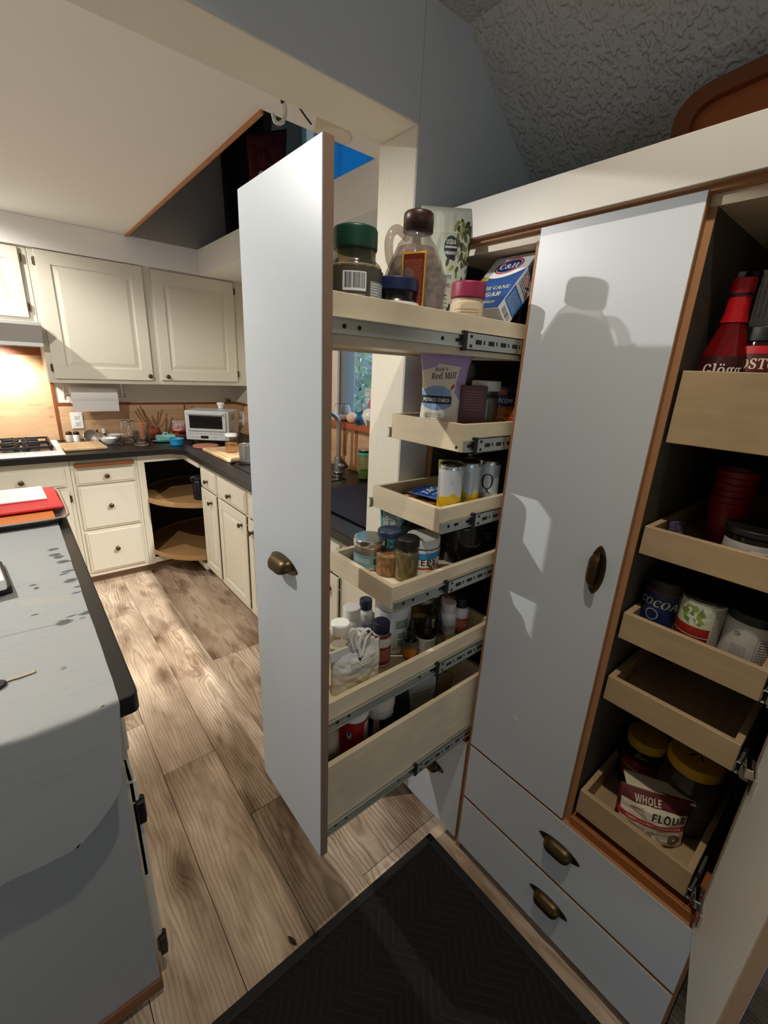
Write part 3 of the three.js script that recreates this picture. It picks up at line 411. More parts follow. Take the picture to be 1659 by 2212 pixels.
// third tray: three slim cans, packets
{
  const canTex = (q) => print(512, 400, '#c9cccd', (g, w, h) => { const gr = '#d9b51e'; g.fillStyle = gr; g.beginPath(); g.moveTo(0, h); for (let x = 0; x <= w; x += 16) g.lineTo(x, h * (q ? 0.78 : 0.55) + Math.sin(x / 36) * 16 + Math.sin(x / 17) * 6); g.lineTo(w, h); g.fill(); for (let i = 0; i < 40; i++) { g.fillStyle = '#5d5310'; g.beginPath(); g.ellipse(rnd() * w, h * (q ? 0.84 : 0.66) + rnd() * 80, 7, 4, rnd() * 3, 0, TAU); g.fill(); }
    if (q) { say(g, 'Q', 256, 150, 190, '#26302f', 'serif', 'normal'); say(g, 'SPECTACULAR', 256, 268, 22, '#4c5553', 'sans-serif', 'normal'); say(g, 'TONIC', 256, 305, 40, '#2d3634', 'sans-serif', 'normal'); } else { lines(g, 200, 40, 56, 250, 20, '#7e8585'); say(g, 'Q', 40, 130, 120, '#26302f', 'serif', 'normal'); } });
  const body = lathe([[0, 0.003], [0.021, 0.001], [0.0245, 0.004], [0.0285, 0.013], [0.0288, 0.118], [0.0268, 0.127], [0.0258, 0.13]], 44), top = lathe([[0, 0.127], [0.0235, 0.127], [0.0245, 0.1315], [0.0268, 0.1315], [0.0268, 0.1285], [0.0255, 0.127]], 40);
  const rim = std({ color: hex('#34302c'), roughness: 0.3, metalness: 0.8 });
  const c0 = thing('drink_can', 'slim silver drink can at the left of three on the third tray', 'can', [0.775, F3, -0.67], 0, 'slim silver cans on the third tray');
  const lab = (c, p, q, off) => part(c, 'printed_sleeve', arcLabel(0.02905, 0.008, 0.12, face(p[0], p[2]) + off, 4.4, 44), std({ map: canTex(q), roughness: 0.35, metalness: 0.25, side: THREE.DoubleSide }));
  part(c0, 'body', body, std({ color: hex('#c3c6c7'), roughness: 0.25, metalness: 0.9 })); part(c0, 'top', top, rim);
  const places = [[0.842, F3, -0.672, 'slim silver drink can in the middle of three cans, yellow at its foot', 0, 0.2], [0.912, F3, -0.665, 'slim silver drink can printed with a large letter Q', 1, 0]];
  for (const [x, y, z, l, q, off] of places) { const c = c0.clone(); c.name = numbered('drink_can'); c.position.set(x, y, z); c.userData.label = l; scene.add(c); lab(c, [x, y, z], q, off); }
  lab(c0, [0.775, F3, -0.67], 0, -0.9);
  bag('snack_bag', 'lime green packet standing behind the silver cans', [0.822, F3, -0.722], face(0.8, -0.71), 0.05, 0.126, 0.014, paint('#9aa542', 0.4), paint('#8a9440', 0.4), { seed: 9, crinkle: 0.01 });
  jar('black_tub', 'black round tub in the dark behind the third can', 'tub', [0.99, F3, -0.76], { r: 0.042, h: 0.12, neck: 0.041, mat: M.black, lid: [0.043, 0.118, 0.135, M.blackGloss] });
  carton('tea_box', 'dark box with a pale side label at the right end of the third tray', [1.03, F3, -0.675], -0.5, 0.055, 0.115, 0.05, [printed(print(128, 256, '#2a2830', (g, w, h) => { g.fillStyle = '#aaa7a0'; g.fillRect(24, 90, 80, 120); lines(g, 30, 96, 66, 104, 9, '#555'); }))], { base: paint('#26242a', 0.5) });
  // seasoning packets lying down
  const pk = (name, label, x, z, turn, y, front, col, w = 0.09, l = 0.12) => { const t = thing(name, label, 'packet', [x, y, z], turn); const P = pouch(w, l, 0.014, { crinkle: 0.004, neck: 0.12, pinch: 0.02, seed: x * 9 }); for (const k of ['front', 'back']) P[k].translate(0, -l / 2, 0).rotateX(-Math.PI / 2).rotateZ(0.05).translate(0, 0.01, 0); part(t, 'front_film', P.front, front); part(t, 'back_film', P.back, col); return t; };
  pk('seasoning_packet', 'blue taco seasoning packet lying in the third tray', 0.815, -0.75, face(0.77, -0.72) + 1.0, F3 + 0.024, printed(print(256, 340, '#1e4f9e', (g, w, h) => { g.fillStyle = '#0f2d68'; g.fillRect(0, 0, w, 70); say(g, 'TACO', 128, 130, 86, '#f3f3f3', 'sans-serif', 'italic bold'); say(g, 'seasoning', 128, 195, 36, '#cfe0ff'); for (let i = 0; i < 20; i++) { g.fillStyle = ['#d9862a', '#c94a24', '#e6c24a'][i % 3]; g.beginPath(); g.ellipse(rnd() * w, 260 + rnd() * 70, 22, 10, rnd() * 3, 0, TAU); g.fill(); } }), 0.3), paint('#17356e', 0.35));
  pk('seasoning_packet', 'orange-brown packet lying left of the blue taco packet', 0.79, -0.78, face(0.74, -0.79) + 0.2, F3 + 0.002, printed(print(256, 340, '#9c5526', (g, w, h) => { g.fillStyle = '#e1c08e'; g.fillRect(20, 40, 216, 60); lines(g, 30, 120, 190, 150, 9, '#5e2d14'); }), 0.3), paint('#7d4320', 0.4));
  pk('seasoning_packet', 'dark brown packet under the blue taco packet', 0.82, -0.79, face(0.76, -0.76) + 0.5, F3 + 0.006, printed(print(256, 340, '#2c211c', (g, w, h) => { g.fillStyle = '#b88b58'; g.fillRect(0, 30, w, 30); lines(g, 30, 120, 190, 150, 9, '#8a6b48'); }), 0.3), paint('#2c211c', 0.4));
  pk('seasoning_packet', 'yellow and red packet beneath the silver cans', 0.85, -0.72, face(0.8, -0.72) + 1.3, F3 + 0.001, printed(print(256, 340, '#d1a63a', (g, w, h) => { g.fillStyle = '#b2432a'; g.fillRect(0, 180, w, 90); }), 0.3), paint('#b98f30', 0.4), 0.07, 0.09);
}
// fourth tray
{
  const t = jar('spice_tin', 'round silver tin with a clear top and teal label, front of the fourth tray', 'tin', [0.655, F4, -0.815], { r: 0.042, h: 0.062, nh: 0.002, neck: 0.0415, shoulder: 0.004, mat: M.steel, lid: [0.0432, 0.058, 0.079, M.chrome, 0.004], print: [0.01, 0.042, print(400, 100, '#7fa5ac', (g, w, h) => { g.fillStyle = '#36464c'; g.fillRect(230, 25, 60, 50); lines(g, 60, 30, 140, 40, 3, '#dbe6e6'); }), 3] });
  part(t, 'window', rcyl(0.036, 0.0012, 0.0004, 36, 0.0791), glass('#d0d4d2', 0.08));
  jar('spice_jar', 'glass spice jar with a blue lid, half full of brown powder', 'jar', [0.665, F4, -0.752], { r: 0.0335, h: 0.104, nh: 0.012, neck: 0.027, mat: clear, fill: [0.052, grainy('#a97a4c', 12)], lid: [0.0305, 0.1, 0.117, paint('#202f4e', 0.35), 0.004] });
  jar('spice_jar', 'glass jar with a black lid, filled with dried herbs', 'jar', [0.682, F4, -0.705], { r: 0.0305, h: 0.088, nh: 0.01, neck: 0.027, mat: clear, fill: [0.072, grainy('#7d6a42', 16)], lid: [0.029, 0.084, 0.108, M.black, 0.004] });
  jar('gum_tub', 'white plastic tub with a flip lid and blue label on the fourth tray', 'tub', [0.742, F4, -0.712], { r: 0.042, h: 0.072, nh: 0.004, neck: 0.041, mat: M.white, lid: [0.0425, 0.073, 0.1, paint('#dcdcd6', 0.4), 0.005], print: [0.006, 0.07, print(512, 240, '#efefec', (g, w, h) => { g.fillStyle = '#3d8fc4'; g.beginPath(); g.moveTo(60, 30); g.lineTo(460, 10); g.lineTo(470, 70); g.lineTo(50, 100); g.fill(); say(g, 'SLEEPY', 250, 110, 90, '#3a3330', 'sans-serif', 'bold', 330); g.fillStyle = '#c05534'; g.fillRect(210, 160, 150, 22); for (let i = 0; i < 18; i++) { g.fillStyle = ['#8a5a34', '#3a3330', '#c05534'][i % 3]; g.beginPath(); g.arc(320 + rnd() * 160, 130 + rnd() * 90, 7 + rnd() * 8, 0, TAU); g.fill(); } }), 3.4] });
  bag('snack_bag', 'teal packet with a clear window standing behind the blue-lidded spice jar', [0.748, F4, -0.835], face(0.74, -0.83), 0.075, 0.155, 0.03, printed(print(200, 320, '#3f8d90', (g, w, h) => { g.fillStyle = '#b9c4c0'; g.fillRect(20, 20, 140, 180); lines(g, 30, 40, 100, 80, 6, '#6f8583'); }), 0.25), paint('#3f8d90', 0.4), { seed: 12 });
  jar('storage_jar', 'big dark glass jar with a metal ring lid at the back of the fourth tray', 'jar', [0.9, F4, -0.72], { r: 0.062, h: 0.12, nh: 0.01, neck: 0.05, mat: phys({ color: hex('#20201f'), roughness: 0.1 }), lid: [0.053, 0.118, 0.132, M.steel] });
  jar('black_bottle', 'black bottle standing behind the white flip-lid tub', 'bottle', [0.79, F4, -0.8], { r: 0.034, h: 0.13, neck: 0.02, nh: 0.03, mat: M.black, lid: [0.022, 0.125, 0.15, M.blackGloss] });
  jar('storage_jar', 'dark jar with a blue label beside the metal-ringed jar', 'jar', [1.01, F4, -0.73], { r: 0.04, h: 0.1, neck: 0.036, mat: paint('#1b1c22', 0.3), lid: [0.038, 0.098, 0.115, M.black], print: [0.02, 0.07, print(128, 64, '#26365c', (g) => { lines(g, 20, 16, 88, 34, 3, '#8da'); }), 2] });
}
// fifth tray: supplement bottles
{
  const cap = (c) => paint(c, 0.42);
  const pill = (label, x, z, r, h, bodyM, capM, o = {}) => jar('pill_bottle', label, 'bottle', [x, F5, z], { r, h: h - 0.02, nh: 0.012, neck: r * 0.74, shoulder: 0.01, mat: bodyM, lid: [r * 0.84, h - 0.03, h, capM, 0.003], ...o });
  const small = (bg, fn, w = 360, h = 200) => print(w, h, bg, fn);
  const txt = (bg, ink, head) => small(bg, (g, w, h) => { if (head) say(g, head, w / 2, 44, 40, ink); lines(g, 60, 80, 240, 100, 8, ink); });
  pill('white pill bottle with a printed round cap, behind the clear-topped one', 0.61, -0.825, 0.028, 0.132, M.white, M.white, { print: [0.012, 0.08, txt('#e8e4dc', '#9a938a'), 3] });
  pill('clear pill bottle with a white cap at the front of the fifth tray', 0.546, -0.785, 0.029, 0.128, glass('#e8e6e0', 0.12), M.white, { fill: [0.06, paint('#d8d2c4', 0.8)], print: [0.014, 0.06, txt('#ded9cf', '#aaa'), 3] });
  pill('white bottle with a navy cap at the far end of the fifth tray', 0.668, -0.84, 0.021, 0.13, M.white, cap('#141a38'), { print: [0.012, 0.09, txt('#e4e6ea', '#33406a'), 3] });
  pill('red-labelled bottle with a navy cap behind the clipped bag', 0.638, -0.735, 0.026, 0.125, paint('#d8d4cf', 0.4), cap('#131833'), { print: [0.01, 0.095, small('#8e2a22', (g, w, h) => { g.fillStyle = '#e9e2d6'; g.fillRect(0, 20, w, 60); lines(g, 60, 100, 240, 80, 7, '#e3b9a8'); }), 3.2] });
  pill('short white pill bottle peeking out above the clipped bag', 0.595, -0.765, 0.023, 0.095, M.white, M.white);
  jar('supplement_tub', 'large white tub with green label blocks in the middle of the fifth tray', 'tub', [0.714, F5, -0.778], { r: 0.049, h: 0.17, nh: 0.012, neck: 0.044, mat: paint('#e3e5e1', 0.42), lid: [0.047, 0.166, 0.188, paint('#8b8f8e', 0.5), 0.004], print: [0.008, 0.153, print(640, 380, '#e6e8e4', (g, w, h) => { g.strokeStyle = '#667'; g.strokeRect(190, 40, 120, 300); say(g, 'Supplement Facts', 250, 62, 20, '#333', 'sans-serif', 'bold', 110); lines(g, 196, 84, 108, 240, 24, '#7a7f80'); for (const [x, y, a, b] of [[360, 130, 140, 62], [390, 230, 80, 40], [390, 285, 80, 50]]) { g.fillStyle = '#5f8a66'; g.fillRect(x, y, a, b); lines(g, x + 8, y + 8, a - 16, b - 12, 4, '#cfe0cf'); } lines(g, 330, 345, 200, 20, 2, '#888'); }), 3.4] });
  pill('white bottle tucked against the pull-out front beside the clipped bag', 0.438, -0.74, 0.025, 0.12, M.white, M.white);
  const dropper = (label, x, z, r, h, pr, bodyM = clearDark) => { const t = jar('dropper_bottle', label, 'bottle', [x, F5, z], { r, h: h * 0.56, nh: 0.012, neck: r * 0.5, shoulder: 0.014, mat: bodyM, lid: [r * 0.56, h * 0.54, h * 0.72, M.black, 0.002], print: pr }); part(t, 'bulb', lathe([[r * 0.4, h * 0.72], [r * 0.42, h * 0.76], [r * 0.34, h * 0.9], [r * 0.2, h * 0.98], [0, h]], 24), M.black); return t; };
  dropper('amber dropper bottle with an orange label beside the large white tub', 0.718, -0.706, 0.0195, 0.122, [0.006, 0.056, small('#a8703a', (g, w, h) => { g.fillStyle = '#566'; g.fillRect(0, 0, w, 60); g.fillStyle = '#d98a2a'; g.beginPath(); g.ellipse(w / 2, 130, 120, 50, 0, 0, TAU); g.fill(); }), 3]);
  dropper('dark dropper bottle with a wide white label at the near side', 0.762, -0.694, 0.0265, 0.118, [0.006, 0.06, small('#dfe3e6', (g, w, h) => { g.fillStyle = '#67774a'; g.beginPath(); g.arc(70, 60, 34, 0, TAU); g.fill(); lines(g, 180, 26, 150, 120, 9, '#4a4f55'); lines(g, 55, 130, 90, 36, 1, '#36465a'); g.fillStyle = '#6f95b5'; g.fillRect(0, 176, w, 24); }), 3]);
  dropper('small dark dropper bottle right of the white-labelled one', 0.818, -0.702, 0.0185, 0.108, [0.006, 0.045, small('#4c4a42', (g, w, h) => { lines(g, 60, 30, 240, 120, 6, '#a9a28c'); }), 3]);
  pill('white pill bottle with a pinkish cap right of the droppers', 0.866, -0.71, 0.0245, 0.118, M.white, paint('#d9cfc9', 0.45), { print: [0.01, 0.075, small('#dcdad6', (g, w, h) => { lines(g, 60, 70, 230, 50, 4, '#6f7a90'); g.fillStyle = '#c9b68a'; g.fillRect(40, 150, 280, 40); }), 3.2] });
  pill('white and orange pill bottle with a black cap', 0.915, -0.705, 0.0235, 0.12, M.white, cap('#15151c'), { print: [0.01, 0.06, small('#c9502c', (g, w, h) => { lines(g, 60, 30, 240, 90, 5, '#f0d9cf'); g.fillStyle = '#2f4f8a'; g.fillRect(0, 160, w, 40); }), 3.2] });
  jar('storage_jar', 'tall glass jar with a metal lid behind the dropper bottles', 'jar', [0.815, F5, -0.765], { r: 0.034, h: 0.118, nh: 0.01, neck: 0.036, mat: glass('#cfcab8', 0.06), fill: [0.05, grainy('#6d6248', 22)], lid: [0.033, 0.114, 0.128, M.steel] });
  jar('oil_bottle', 'slim bottle of yellow oil behind the amber dropper', 'bottle', [0.772, F5, -0.79], { r: 0.0125, h: 0.12, nh: 0.04, neck: 0.009, shoulder: 0.03, mat: glass('#d7b94a', 0.08), fill: [0.07, phys({ color: hex('#c49a22'), roughness: 0.2 })], lid: [0.0105, 0.115, 0.13, M.steel] });
  jar('medicine_bottle', 'clear bottle with a small white cap at the back of the fifth tray', 'bottle', [0.876, F5, -0.775], { r: 0.026, h: 0.105, nh: 0.016, neck: 0.014, shoulder: 0.02, mat: glass('#cfd2cc', 0.08), lid: [0.015, 0.102, 0.122, M.white] });
  jar('storage_jar', 'glass jar with a dark lid beside the white-capped clear bottle', 'jar', [0.922, F5, -0.82], { r: 0.027, h: 0.11, nh: 0.01, neck: 0.03, mat: glass('#b5b3a8', 0.08), lid: [0.027, 0.106, 0.122, paint('#26332c', 0.4)] });
  jar('small_jar', 'low glass jar with a metal lid at the right end of the fifth tray', 'jar', [0.938, F5, -0.757], { r: 0.0165, h: 0.085, neck: 0.015, mat: glass('#a79f8c', 0.08), fill: [0.06, grainy('#5a4a34', 25)], lid: [0.017, 0.083, 0.096, M.steel] });
  // bag closed with a clip
  const tx = print(512, 420, '#e0dbcf', (g, w, h) => { g.fillStyle = '#cfd0d0'; g.fillRect(0, 0, w, 70); g.strokeStyle = '#8b8880'; g.lineWidth = 3; g.strokeRect(150, 100, 280, 110); lines(g, 165, 112, 250, 90, 5, '#8a867c'); say(g, 'KEEP REFRIGERATED', 330, 390, 28, '#8a8474', 'sans-serif', 'bold', 260); g.fillStyle = '#d9cf9f'; g.beginPath(); g.ellipse(270, 320, 150, 46, 0, 0, TAU); g.fill(); });
  const b = bag('clipped_bag', 'cream plastic bag folded over and shut with a white clip', [0.53, F5, -0.695], -0.2, 0.122, 0.118, 0.045, printed(tx, 0.25), paint('#d6d0c2', 0.35), { crinkle: 0.01, pinch: -0.03, neck: 0.35, seed: 5, tilt: 0.014 });
  part(b, 'fold', bx(-0.056, 0.06, 0.1, 0.128, 0.001, 0.007, 0.002).rotateZ(0.12), paint('#d9d7d0', 0.35));
  part(b, 'clip', merge([tube([[-0.012, 0.118, 0.01], [-0.02, 0.142, 0.012], [-0.024, 0.165, 0.012], [-0.016, 0.174, 0.013], [-0.009, 0.166, 0.013], [-0.008, 0.145, 0.012], [-0.004, 0.12, 0.012]], 0.0034, 30, 8), tube([[0.004, 0.09, 0.014], [0.0, 0.13, 0.014], [0.01, 0.158, 0.013], [0.022, 0.165, 0.013], [0.028, 0.155, 0.013], [0.018, 0.14, 0.013], [0.008, 0.1, 0.015]], 0.0036, 30, 8)]), M.white, 'white bag clip');
  part(b, 'clip_tip', merge([rcyl(0.005, 0.01, 0.002, 14).translate(0.002, 0.086, 0.014), rcyl(0.0042, 0.008, 0.002, 14).rotateZ(0.5).translate(0.024, 0.156, 0.0135)]), M.navy, 'navy tips');
}
// bottom pull-out tray
jar('spray_can', 'tall bottle with a pale label against the pull-out front', 'bottle', [0.44, F6, -0.69], { r: 0.034, h: 0.26, nh: 0.02, neck: 0.02, shoulder: 0.03, mat: paint('#b9ae98', 0.4), lid: [0.024, 0.25, 0.29, M.offWhite], print: [0.02, 0.2, print(360, 300, '#a89d86', (g, w, h) => { lines(g, 60, 30, 240, 110, 7, '#5c5040'); g.fillStyle = '#7f8a78'; g.fillRect(0, 160, w, 60); lines(g, 120, 248, 120, 26, 1, '#4b4234'); }), 3.2] });
jar('oil_spray', 'red canister with a white domed cap in the bottom tray', 'canister', [0.532, F6, -0.7], { r: 0.036, h: 0.215, nh: 0.004, neck: 0.0355, mat: paint('#a51d22', 0.35), lid: [0.0375, 0.212, 0.262, M.white, 0.008], print: [0.01, 0.208, print(512, 420, '#b02024', (g, w, h) => { g.fillStyle = '#d8cdd0'; g.fillRect(380, 0, 132, h); lines(g, 390, 20, 110, 380, 26, '#7a4a52'); g.fillStyle = '#e7dcd8'; g.beginPath(); g.arc(215, 60, 26, 0, TAU); g.fill(); g.fillStyle = '#20366e'; g.fillRect(200, 36, 24, 24); say(g, 'PAN', 225, 190, 64, '#f1e6e0'); say(g, 'COOKING OIL', 225, 250, 40, '#f1e6e0', 'sans-serif', 'bold', 220); say(g, 'SPRAY', 225, 300, 40, '#f1e6e0'); }), 3.4] });
{
  const t = jar('cleaner_tub', 'cream tub with a ringed lid and black label in the bottom tray', 'tub', [0.617, F6, -0.705], { r: 0.04, h: 0.2, nh: 0.003, neck: 0.0395, mat: paint('#cfc6ba', 0.4), lid: [0.0415, 0.198, 0.238, paint('#d9cfc4', 0.45), 0.005], print: [0.02, 0.18, print(300, 300, '#17181a', (g, w, h) => { g.fillStyle = '#b9b2a8'; g.fillRect(120, 0, 40, h); }), 3] });
  part(t, 'pull_ring', new THREE.TorusGeometry(0.014, 0.0022, 8, 28).rotateX(Math.PI / 2).translate(0, 0.2395, 0), M.offWhite);
}
bag('coffee_bag', 'dark green bag with a white label in the bottom tray', [0.745, F6, -0.72], face(0.74, -0.72) + 0.25, 0.16, 0.215, 0.06, printed(print(420, 500, '#17392f', (g, w, h) => { g.save(); g.translate(290, 130); g.rotate(-0.12); g.fillStyle = '#a3a39c'; g.fillRect(-95, -110, 215, 200); lines(g, -70, -30, 150, 60, 3, '#6b6b66'); g.restore(); })), paint('#17392f', 0.4), { seed: 15, crinkle: 0.012 });
jar('storage_jar', 'clear jar with a shiny lid between the tub and the green bag', 'jar', [0.69, F6, -0.79], { r: 0.045, h: 0.2, neck: 0.04, mat: glass('#c9c8be', 0.06), fill: [0.14, grainy('#8a7a58', 27)], lid: [0.042, 0.196, 0.212, M.chrome] });
bag('nut_bag', 'crumpled tan plastic bag at the back end of the bottom tray', [0.865, F6, -0.735], face(0.86, -0.7), 0.11, 0.17, 0.06, paint('#8a7a5c', 0.35), paint('#8a7a5c', 0.35), { seed: 17, crinkle: 0.022 });
// right-hand column, from the top
{
  const K = [1.4115, 1.1895, 0.9935, 0.8345, 0.4915];
  const red = thing('liqueur_bottle', 'tall bottle of red punch with a red cap and foil neck', 'bottle', [1.0, K[0], -0.252]);
  part(red, 'body', lathe([[0, 0.001], [0.034, 0.001], [0.037, 0.006], [0.037, 0.13], [0.033, 0.15], [0.0195, 0.19], [0.0165, 0.21], [0.0155, 0.235]], 40), phys({ color: hex('#7a1014'), roughness: 0.08, transmission: 0.35, thickness: 0 }));
  part(red, 'neck_foil', lathe([[0.0202, 0.196], [0.0172, 0.215], [0.0168, 0.238], [0.0178, 0.24]], 32), paint('#b3141a', 0.3)); part(red, 'cap', rcyl(0.0175, 0.026, 0.002, 32, 0.241), paint('#c01a1e', 0.35)); part(red, 'collar', lathe([[0.0178, 0.2385], [0.0182, 0.2385], [0.0182, 0.2425], [0.0178, 0.2425]], 32), M.black);
  part(red, 'label', arcLabel(0.0374, 0.06, 0.14, face(1.0, -0.252), 2.6), printed(print(400, 260, '#3a0d0e', (g, w, h) => { say(g, 'Glögg', 200, 75, 88, '#e9dfd6', 'serif', 'bold'); say(g, 'DELUXE', 240, 170, 40, '#b57a70', 'serif'); lines(g, 100, 200, 200, 40, 3, '#8a4a44'); })));
  jar('cherry_jar', 'dark red jar with gold lettering beside the red-capped bottle', 'jar', [1.03, K[0], -0.205], { r: 0.044, h: 0.175, nh: 0.02, neck: 0.036, mat: phys({ color: hex('#2a0b0c'), roughness: 0.08 }), lid: [0.038, 0.165, 0.19, M.black], print: [0.05, 0.158, print(512, 300, '#4a0f10', (g, w, h) => { g.fillStyle = '#b3181c'; g.fillRect(0, 0, w, 34); say(g, 'BOSTON', 250, 80, 66, '#d7c9a4', 'serif'); say(g, 'LUXE', 250, 160, 80, '#d5a96a', 'serif', 'normal'); say(g, 'JOFFIC', 250, 236, 70, '#d5a96a', 'serif', 'normal'); }), 3.4] });
  one('paper_leaflet', 'white printed sheet propped behind the dark red jar', 'paper', (() => { const g = new ParametricGeometry((u, v, t) => t.set((u - 0.5) * 0.15, v * 0.3 , -0.02 * v + 0.006 * Math.sin(u * 5)), 12, 10); return g; })(), printed(print(256, 480, '#cfcdc8', (g, w, h) => { for (let k = 0; k < 9; k++) { g.save(); g.translate(20 + k * 13, 12); g.rotate(Math.PI / 2); lines(g, 0, -4, 120, 8, 1, '#8f8d88'); g.restore(); } g.save(); g.translate(200, 90); g.rotate(Math.PI / 2); say(g, 'millions', 0, 0, 30, '#4b4a48'); g.restore(); })), [1.12, K[0], -0.22], face(1.12, -0.22) + 0.15);
  jar('dark_bottle', 'dark wine bottle in the shadow beside the closed door', 'bottle', [1.07, K[0], -0.258], { r: 0.026, h: 0.27, nh: 0.07, neck: 0.012, shoulder: 0.05, mat: phys({ color: hex('#0f1210'), roughness: 0.06 }), lid: [0.013, 0.262, 0.29, M.black] });
  // second tray: stacked red cups, clear tub, dim bags
  const c = thing('plastic_cups', 'stack of red plastic cups in the second right-hand tray', 'cups', [1.1, K[1], -0.2]);
  for (let i = 0; i < 6; i++) part(c, 'cup', lathe([[0, 0.002], [0.027, 0.002], [0.0365, 0.085], [0.0385, 0.087], [0.0385, 0.09], [0.036, 0.089], [0.026, 0.005], [0, 0.005]], 32).translate(0, i * 0.013, 0), paint('#7c1016', 0.35));
  jar('deli_tub', 'clear tub with a white label and dark lid near the door', 'tub', [0.985, K[1], -0.13], { r: 0.045, h: 0.064, neck: 0.044, mat: glass('#c2bcb6', 0.15), fill: [0.05, paint('#77706c', 0.8)], lid: [0.047, 0.066, 0.078, M.black], print: [0.012, 0.055, print(300, 130, '#b7b2ad', (g, w, h) => { g.fillStyle = '#e9e7e2'; g.fillRect(150, 30, 150, 100); lines(g, 165, 42, 120, 80, 5, '#666'); }), 2.4] });
  bag('snack_bag', 'purple packet in the dark corner of the second right-hand tray', [1.0, K[1], -0.255], -0.4, 0.045, 0.05, 0.012, paint('#5a4a6c', 0.4), paint('#5a4a6c', 0.4), { seed: 21 });
  bag('snack_bag', 'grey foil packet standing behind the red cups', [1.2, K[1], -0.22], 0.3, 0.09, 0.14, 0.03, paint('#6c6a6c', 0.3), paint('#6c6a6c', 0.3), { seed: 23 });
  // third tray: cocoa, can, tub
  jar('cocoa_tin', 'navy cocoa tin at the left of the third right-hand tray', 'tin', [1.01, K[2], -0.245], { r: 0.041, h: 0.1, nh: 0.004, neck: 0.04, mat: paint('#5a3a22', 0.4), lid: [0.0415, 0.098, 0.122, paint('#20140e', 0.4)], print: [0.014, 0.095, print(512, 280, '#16264f', (g, w, h) => { g.fillStyle = '#8a7a66'; g.fillRect(350, 0, 162, h); lines(g, 365, 20, 130, 240, 15, '#463a2e'); say(g, 'COCOA', 215, 80, 76, '#cfc9b8', 'serif', 'italic bold'); g.strokeStyle = '#b9b4a4'; g.lineWidth = 7; g.beginPath(); g.arc(200, 170, 40, 0, TAU); g.stroke(); g.fillStyle = '#b08d68'; g.beginPath(); g.ellipse(50, 190, 36, 80, -0.5, 0, TAU); g.fill(); say(g, 'DARK', 215, 240, 34, '#cfc9b8'); }), 3.6] });
  jar('milk_can', 'red and green labelled tin can in the third right-hand tray', 'can', [0.985, K[2], -0.172], { r: 0.0365, h: 0.118, nh: 0.004, neck: 0.036, mat: M.steel, lid: [0.0368, 0.115, 0.122, M.darkBronze], print: [0.004, 0.112, print(512, 420, '#7a1c14', (g, w, h) => { g.fillStyle = '#c5cbb4'; g.fillRect(0, 0, w, 190); for (let i = 0; i < 30; i++) { g.fillStyle = ['#8fa04a', '#6d8a3e', '#d8d9c8'][i % 3]; g.beginPath(); g.ellipse(140 + rnd() * 160, 40 + rnd() * 120, 26, 16, rnd() * 3, 0, TAU); g.fill(); } g.fillStyle = '#9c231a'; g.fillRect(0, 190, w, 70); g.fillStyle = '#d9c9b8'; g.fillRect(0, 262, w, 7); g.fillStyle = '#c9a878'; g.fillRect(170, 290, 50, 100); g.fillStyle = '#cfc8bc'; g.fillRect(330, 0, 100, h); lines(g, 338, 20, 84, 380, 26, '#55504a'); }), 4] });
  jar('yogurt_tub', 'white tub with a barcode label right of the tin can', 'tub', [1.005, K[2], -0.095], { r: 0.043, h: 0.1, nh: 0.003, neck: 0.0425, mat: paint('#b9b5ae', 0.45), lid: [0.0445, 0.099, 0.118, M.black], print: [0.006, 0.096, print(512, 240, '#bdb9b3', (g, w, h) => { g.fillStyle = '#4a4744'; for (let i = 0; i < 9; i++) for (let j = 0; j < 7; j++) if (hash(i, j, 5) > 0.5) g.fillRect(180 + i * 4, 40 + j * 4, 4, 4); lines(g, 180, 110, 80, 90, 12, '#777'); g.strokeStyle = '#666'; g.lineWidth = 3; g.strokeRect(300, 50, 130, 150); lines(g, 310, 60, 110, 130, 9, '#66625d'); }), 3.6] });
  // fourth tray: a dark box at the back left
  carton('dark_box', 'small black box at the back of the nearly empty tray', [1.2, K[3], -0.255], 0, 0.06, 0.03, 0.05, [M.blackGloss], { base: M.black });
  // bottom tray: flour bag, yellow-lidded jars, navy-lidded jar
  const fl = thing('flour_bag', 'red and white paper flour bag folded over in the bottom right tray', 'bag', [0.99, K[4], -0.152], face(0.97, -0.15) + 0.4);
  const ftx = print(512, 420, '#5e1a18', (g, w, h) => { say(g, 'WHOLE', 200, 60, 62, '#cfc4b2', 'sans-serif', 'bold', 190); g.fillStyle = '#d8cdb8'; g.beginPath(); g.moveTo(20, 100); g.quadraticCurveTo(250, 70, 490, 110); g.lineTo(490, 420); g.lineTo(20, 420); g.fill(); say(g, 'FLOUR', 350, 150, 92, '#2a2420', 'sans-serif', 'bold', 250); g.fillStyle = '#c23a34'; g.fillRect(0, 205, w, 48); say(g, '★ AMERICA’S BEST BAKING FLOUR ★', 256, 230, 26, '#f0dcd0', 'sans-serif', 'bold', 470); for (const [x, y] of [[90, 280], [150, 312]]) lines(g, x - 40, y, 150, 60, 5, '#4c463c'); say(g, 'UNBLEACHED', 300, 300, 26, '#4c463c'); g.fillStyle = '#6f6558'; g.beginPath(); g.arc(420, 330, 48, 0, TAU); g.fill(); g.fillStyle = '#d8cdb8'; g.beginPath(); g.arc(420, 330, 9, 0, TAU); g.fill(); g.strokeStyle = '#8a7a5e'; g.lineWidth = 4; for (let i = 0; i < 9; i++) { g.beginPath(); g.moveTo(70, 150); g.lineTo(170 + i * 4, 110 + i * 10); g.stroke(); } });
  const P = pouch(0.15, 0.118, 0.06, { crinkle: 0.01, neck: 0.3, pinch: 0.03, seed: 31, lean: -0.1 });
